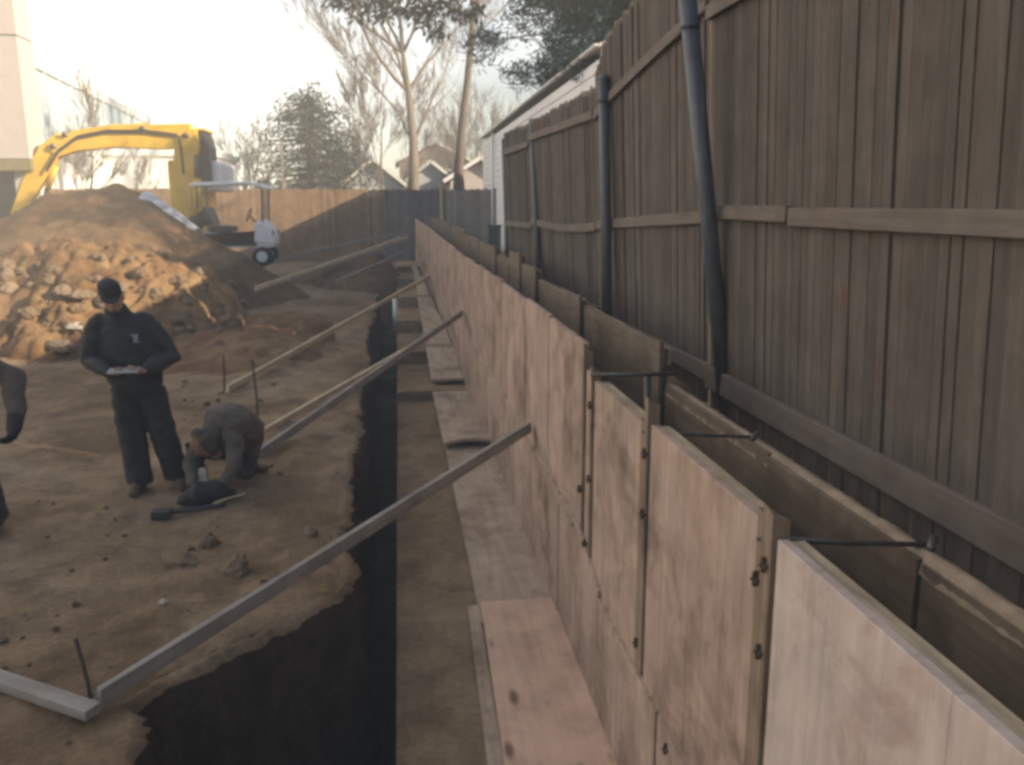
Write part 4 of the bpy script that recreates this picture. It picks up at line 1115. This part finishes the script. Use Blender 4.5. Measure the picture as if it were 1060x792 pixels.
for s_, e_, w2 in ((sl, el, wl), (sr, er, wr)):
    jk.tube([s_+V((-.04 if s_.x > 0 else .04, 0, .02)), s_+V((0, 0, -.04)), s_.lerp(e_, .5), e_, e_.lerp(w2, .5), w2.lerp(e_, .06)], [.085, .09, .085, .082, .07, .048], 14, dome=True)
jk.tube([(-.02, -.015, 1.44), (-.022, -.035, 1.51), (-.027, -.055, 1.57)], [(.135, .12), (.098, .10), (.085, .088)], 18, side=(1, 0, 0))
remesh(jk, 'jacket', 'jacket_navy', man, .012, 4, .010, 9)
tr = MB()
tr.tube([(0, .01, .98), (0, .01, .90), (0, .01, .84)], [(.17, .125), (.185, .135), (.17, .13)], 20, side=(1, 0, 0), dome=True)
for k, f in ((-1, fl), (1, fr)):
    tr.tube([(k*.085, .01, .88), (k*.1, 0, .72), (k*.12, -.02, .5), (lerp(k*.12, f.x, .5), 0, .3), (f.x, f.y+.02, .12), (f.x, f.y+.01, .055)], [.125, .122, .112, .108, .108, .105], 16, dome=False)
remesh(tr, 'trousers', 'trousers_black', man, .012, 4, .012, 8, 3)
for f, a in ((fl, -.2), (fr, .25)):
    b = MB(); dx = math.sin(a)
    b.tube([V((f.x, f.y+.07, .05)), V((f.x+dx*.05, f.y, .055)), V((f.x+dx*.15, f.y-.12, .045)), V((f.x+dx*.2, f.y-.19, .035))], [(.042, .05), (.047, .055), (.05, .045), (.04, .032)], 14, side=(1, 0, 0), dome=True)
    b.tube([V((f.x, f.y+.03, .05)), V((f.x, f.y+.03, .16))], .052, 12, dome=True)
    remesh(b, 'boot', 'boot', man, .01, 2)
cp = MB(); fc = V((.05, -1, -.42)).normalized(); uc = V((0, -.3, 1)); uc = (uc-fc*uc.dot(fc)).normalized(); ec = fc.cross(uc)
cp.tube([hp(0, -.002, .035), hp(0, -.004, .07), hp(0, -.012, .125), hp(0, -.014, .155)], [(.088, .108), (.09, .108), (.078, .092), (.035, .04)], 22, side=ec, dome=False)
cp.tube([hp(-.055, .085, .045), hp(-.03, .13, .04), hp(0, .145, .038), hp(.03, .13, .04), hp(.055, .085, .045)], [(.03, .008)]*5, 10, side=fc, dome=True)
remesh(cp, 'cap', 'jacket_navy', man, .008, 3)
# chest emblem, small pale shield-and-wings patch on his left breast
em = MB()
for k, (x, z, w, h) in enumerate(((.085, 1.335, .055, .010), (.088, 1.318, .030, .012), (.078, 1.302, .012, .016), (.098, 1.302, .012, .016), (.088, 1.297, .016, .012), (.088, 1.282, .044, .008))):
    em.hexa([V((x-w/2, -.158-.01, z-h/2)), V((x+w/2, -.153-.01, z-h/2)), V((x+w/2, -.12, z-h/2)), V((x-w/2, -.12, z-h/2)), V((x-w/2, -.155-.01, z+h/2)), V((x+w/2, -.150-.01, z+h/2)), V((x+w/2, -.12, z+h/2)), V((x-w/2, -.12, z+h/2))])
em.build('chest_emblem', 'emblem', man)
pp = MB(); pp.hexa([V(p) for p in ((-.13, -.44, 1.085), (.10, -.45, 1.085), (.11, -.30, 1.10), (-.12, -.29, 1.10), (-.13, -.44, 1.088), (.10, -.45, 1.088), (.11, -.30, 1.103), (-.12, -.29, 1.103))])
def shear(o):
    if o.type == 'MESH':
        for v in o.data.vertices: v.co.x -= v.co.z*.115
    for c_ in [q for q in COL.objects if q.parent == o]: shear(c_)
shear(man)
pp.v = [(a_-c_*.115, b_, c_) for a_, b_, c_ in pp.v]
po = pp.build('paper_pad', 'paper'); po.matrix_world = Matrix.Translation(man.location) @ man.rotation_euler.to_matrix().to_4x4(); tag(po, 'small grey pad of paper held at the waist of the standing man', 'paper')

# --- crouching worker: kneeling, back rounded, facing left and toward the camera
cw = empty('person', (-1.47, 7.3, 0)); cw.location.z = terrain(-1.47, 7.3); cw.scale = (.92,)*3; tag(cw, 'crouching worker in a grey hooded sweatshirt bent over tools on the ground', 'person')
hipc = V((.06, .16, .28)); shc = V((-.04, -.12, .58)); hd = V((-.17, -.30, .47)); fw = V((-.55, -.55, -.62)).normalized()
bd = MB(); hp2 = head(bd, hd, fw, (-.45, -.5, .75), .98)
bd.tube([hipc, V((.03, .02, .46)), shc], [(.15, .12), (.16, .13), (.16, .11)], 14, side=(.8, -.5, 0), dome=True)
A1 = [V((.10, -.27, .47)), V((.10, -.38, .26)), V((-.02, -.47, .09))]; A2 = [V((-.22, -.05, .46)), V((-.32, -.20, .26)), V((-.26, -.38, .10))]
for A_ in (A1, A2): bd.tube(A_, [.05, .042, .03], 10, dome=True)
hand(bd, A1[2], (-.5, -.6, -.2), (0, 0, -1), 1, .4, 1); hand(bd, A2[2], (.3, -.7, -.2), (0, 0, -1), -1, .4, 1)
L1 = [V((.10, .15, .26)), V((.14, -.22, .14)), V((.15, .20, .08))]; L2 = [V((-.08, .22, .27)), V((-.34, -.02, .34)), V((-.30, .10, .06))]
for L_ in (L1, L2): bd.tube(L_, [.085, .06, .045], 10, dome=True)
remesh(bd, 'body', 'skin_dark', cw, .008, 3); face_bits(hp2, cw, .98)
jk = MB(); jk.tube([hipc+V((.01, .04, -.04)), hipc+V((0, 0, .1)), V((.08, .05, .52)), V((.03, -.05, .61)), shc+V((0, 0, .02)), shc.lerp(hd, .45)], [(.18, .15), (.23, .19), (.25, .19), (.25, .17), (.21, .15), (.10, .1)], 20, side=(.8, -.5, 0), dome=True)
for A_ in (A1, A2): jk.tube([A_[0].lerp(shc, .3), A_[0], A_[0].lerp(A_[1], .5), A_[1], A_[1].lerp(A_[2], .9)], [.09, .085, .075, .07, .048], 12, dome=True)
jk.tube([shc.lerp(hd, .2)+V((0, 0, .03)), shc.lerp(hd, .6)+V((0, 0, .03))], [.12, .10], 14, dome=True)
remesh(jk, 'sweatshirt', 'hoodie_grey', cw, .012, 4, .014, 8, 5)
hd_ = MB(); u2 = V((-.45, -.5, .75)); hd_.tube([hp2(0, -.03, -.09), hp2(0, -.02, .0), hp2(0, -.02, .07), hp2(0, -.02, .115)], [(.09, .085), (.094, .092), (.088, .09), (.05, .055)], 18, side=fw.cross(u2), dome=True)
remesh(hd_, 'hood', 'hoodie_brown', cw, .01, 3, .006)
tr = MB(); tr.tube([hipc+V((0, .02, .02)), hipc+V((.01, .05, -.06))], [(.18, .14), (.17, .13)], 16, side=(.8, -.5, 0), dome=True)
for L_ in (L1, L2): tr.tube([L_[0], L_[0].lerp(L_[1], .5), L_[1], L_[1].lerp(L_[2], .5), L_[2]], [.115, .1, .085, .075, .07], 14, dome=True)
remesh(tr, 'trousers', 'trousers_black', cw, .012, 4, .012, 8, 9)
for c, d in ((L1[2], V((.10, .14, -.03))), (L2[2], V((-.12, -.18, 0)))):
    b = MB(); b.tube([c+V((0, 0, -.005)), c+d*.6+V((0, 0, -.02)), c+d+V((0, 0, -.02))], [.055, .05, .038], 12, dome=True); remesh(b, 'boot', 'boot', cw, .01, 2)
# tools in front of him
def ob(mb, name, mat, label, cat, smooth=False, bevel=0): return tag(mb.build(name, mat, smooth=smooth, bevel=bevel), label, cat)
tb = MB(); c = on_ground(212, 524); tb.v = []; 
tb.tube([c+V((-.16, .02, .05)), c+V((-.05, .0, .10)), c+V((.1, .04, .10)), c+V((.2, .1, .05))], [(.06, .05), (.1, .09), (.1, .09), (.05, .04)], 12, dome=True)
o = remesh(tb, 'tool_bag', 'glove_black', None, .012, 3, .015, 12); tag(o, 'black slumped tool bag on the ground in front of the crouching worker', 'bag')
c = on_ground(212, 512); mb = MB(); i_ = c+V((0, -.02, .10))
mb.hexa([i_+V(p) for p in ((-.05, -.03, -.06), (.05, -.03, -.06), (.05, .04, -.06), (-.05, .04, -.06), (-.03, -.01, .13), (.03, -.01, .13), (.03, .03, .13), (-.03, .03, .13))])
ob(mb, 'paper_bag', 'pale_rubble', 'small pale bag standing up among the dark tools', 'bag', bevel=.012)
c = on_ground(200, 532); mb = MB()
mb.tube([c+V((-.2, -.06, .03)), c+V((.02, -.02, .035)), c+V((.22, .08, .03))], [.02, .022, .016], 10, dome=True); mb.box((c.x-.28, c.y-.13, .01), (c.x-.14, c.y-.02, .07))
ob(mb, 'power_tool', 'black_plastic', 'dark long tool lying lowest in front of the crouching worker', 'tool', bevel=.006)
c = on_ground(228, 523); mb = MB().tube([c+V((-.03, -.08, .02)), c+V((.05, 0, .03)), c+V((.17, .1, .03))], [.013, .013, .013], 8, dome=True)
ob(mb, 'hand_tool', 'brace_pale', 'short pale wooden-handled tool beside the dark tools', 'tool', True)

# --- worker cut by the left edge: only his bent arm, glove and boot are in view
lw = empty('person', (-3.02, 6.35, 0)); tag(lw, 'worker in brown jacket and black gloves cut off by the left edge', 'person')
bd = MB(); hp3 = head(bd, (-.18, -.28, 1.50), (.3, -.8, -.5), (0, -.4, 1))
bd.tube([(-.12, .05, .92), (-.12, -.02, 1.1), (-.14, -.14, 1.34)], [(.15, .11), (.15, .11), (.17, .11)], 14, side=(1, 0, 0), dome=True)
a1 = [V((.06, -.14, 1.30)), V((.36, -.14, 1.16)), V((.44, -.36, .90))]; a2 = [V((-.32, -.14, 1.30)), V((-.42, -.2, 1.06)), V((-.25, -.4, .96))]
for A_ in (a1, a2): bd.tube(A_, [.055, .045, .03], 10, dome=True)
for x in (-.2, .02): bd.tube([(x, .05, .9), (x+.01, .0, .5), (x+.02, .05, .1)], [.085, .06, .045], 10, dome=True)
remesh(bd, 'body', 'skin_dark', lw, .01, 3); face_bits(hp3, lw)
jk = MB(); jk.tube([(-.12, .05, .88), (-.12, .03, 1.02), (-.13, -.05, 1.2), (-.14, -.14, 1.36), (-.15, -.18, 1.44)], [(.19, .14), (.2, .15), (.21, .15), (.2, .13), (.09, .08)], 18, side=(1, 0, 0))
for A_ in (a1, a2): jk.tube([A_[0].lerp(V((-.14, -.14, 1.36)), .3), A_[0], A_[0].lerp(A_[1], .5), A_[1], A_[1].lerp(A_[2], .85)], [.1, .095, .09, .088, .06], 12, dome=True)
remesh(jk, 'jacket', 'hoodie_brown', lw, .014, 4, .012, 8)
gl = MB(); hand(gl, a1[2], (-.1, -.5, -.8), (-.9, .1, .1), 1, .5, 1.25); gl.tube([a1[2].lerp(a1[1], .2), a1[2]+V((-.01, -.03, -.04))], [.058, .05], 10, dome=True); remesh(gl, 'glove', 'glove_black', lw, .008, 2)
gl = MB(); hand(gl, a2[2], (.2, -.6, -.7), (.9, .1, .1), -1, .5, 1.2); gl.tube([a2[2].lerp(a2[1], .2), a2[2]+V((.01, -.03, -.03))], [.05, .045], 10, dome=True); remesh(gl, 'glove', 'glove_black', lw, .008, 2)
tr = MB(); tr.tube([(-.1, .05, .92), (-.1, .04, .84)], [(.17, .13), (.18, .13)], 16, side=(1, 0, 0), dome=True)
for x in (-.2, .02): tr.tube([(x, .05, .86), (x+.005, .02, .6), (x+.01, .0, .4), (x+.02, .05, .08)], [.11, .1, .09, .09], 12)
remesh(tr, 'trousers', 'trousers_black', lw, .014, 4, .01, 8)
cpp = MB().tube([hp3(0, -.002, .03), hp3(0, -.004, .07), hp3(0, -.012, .12)], [(.085, .1), (.085, .1), (.05, .06)], 18, dome=True); remesh(cpp, 'cap', 'hair', lw, .01, 2)
for x in (-.18, .04):
    b = MB().tube([(x, .09, .05), (x, 0, .055), (x+.02, -.15, .04)], [(.045, .05), (.05, .055), (.045, .035)], 12, side=(1, 0, 0), dome=True); remesh(b, 'boot', 'boot', lw, .01, 2)
lw.location.z = terrain(-3.02, 6.35)

# ------------------------------------------------------------ camera, light, sky
cam = bpy.data.cameras.new('camera'); co = bpy.data.objects.new('camera', cam); COL.objects.link(co)
co.location = CAM; co.rotation_euler = (math.pi/2-PITCH, 0, -YAW); cam.sensor_width = 36; cam.lens = FPX/1060*36; cam.clip_end = 3000; cam.clip_start = .05
S.camera = co
SUN_EL, SUN_AZ = R(22.5), R(116)          # azimuth clockwise from +Y (the view direction): right and behind
sd = V((math.sin(SUN_AZ)*math.cos(SUN_EL), math.cos(SUN_AZ)*math.cos(SUN_EL), math.sin(SUN_EL)))
sl_ = bpy.data.lights.new('sun', 'SUN'); sl_.energy = 5.0; sl_.angle = R(.53); sl_.color = (1, .86, .66)
so_ = bpy.data.objects.new('sun', sl_); COL.objects.link(so_); so_.rotation_euler = sd.to_track_quat('Z', 'Y').to_euler()
wd = bpy.data.worlds.new('World'); S.world = wd; wd.use_nodes = True
n = wd.node_tree.nodes; l = wd.node_tree.links; bgn = n['Background']
sky = n.new('ShaderNodeTexSky'); sky.sky_type = 'NISHITA'; sky.sun_disc = False; sky.sun_elevation = SUN_EL; sky.sun_rotation = SUN_AZ
sky.air_density = 1.0; sky.dust_density = .6; sky.ozone_density = 1.0
# thin bright cloud, denser towards the left of the view
tc = n.new('ShaderNodeTexCoord'); mp = n.new('ShaderNodeMapping'); mp.inputs['Scale'].default_value = (1, 1, 2.6); l.new(tc.outputs['Generated'], mp.inputs['Vector'])
nz = noisen(n, l, mp.outputs['Vector'], 2.3, 6, .55, .5)
dp = n.new('ShaderNodeVectorMath'); dp.operation = 'DOT_PRODUCT'; l.new(tc.outputs['Generated'], dp.inputs[0]); dp.inputs[1].default_value = (-.8, .6, .0)
ma = n.new('ShaderNodeMath'); ma.operation = 'MULTIPLY_ADD'; ma.inputs[1].default_value = .42; l.new(dp.outputs['Value'], ma.inputs[0]); l.new(nz, ma.inputs[2])
cm = ramp(n, l, ma.outputs[0], [(.62, (0, 0, 0)), (1.0, (1, 1, 1))])
cc = mixc(n, l, cm, sky.outputs[0], (16.0, 15.5, 14.8))
l.new(cc, bgn.inputs['Color']); bgn.inputs['Strength'].default_value = .095
# scattering volume added to stand in for veiling lens glare
hz = MB().box((-115, -35, -4), (115, 125, 17)).build('glare_haze', 'paper'); hz['kind'] = 'stuff'
hm = bpy.data.materials.new('glare_haze'); hm.use_nodes = True; hn = hm.node_tree.nodes; hn.clear()
ho = hn.new('ShaderNodeOutputMaterial'); hv = hn.new('ShaderNodeVolumePrincipled'); hv.inputs['Color'].default_value = (.96, .94, .91, 1); hv.inputs['Density'].default_value = .0075; hv.inputs['Anisotropy'].default_value = -.5
hm.node_tree.links.new(hv.outputs[0], ho.inputs['Volume']); hz.data.materials.clear(); hz.data.materials.append(hm)
S.view_settings.view_transform = 'Standard'; S.view_settings.look = 'None'; S.view_settings.gamma = 1; S.view_settings.exposure = 1.2
S.view_settings.use_white_balance = True; S.view_settings.white_balance_temperature = 7000; S.view_settings.white_balance_tint = 10
S.render.engine = 'CYCLES'
S.cycles.pixel_filter_type = 'BLACKMAN_HARRIS'; S.cycles.filter_width = 3.4
S.cycles.max_bounces = 6; S.cycles.use_denoising = True
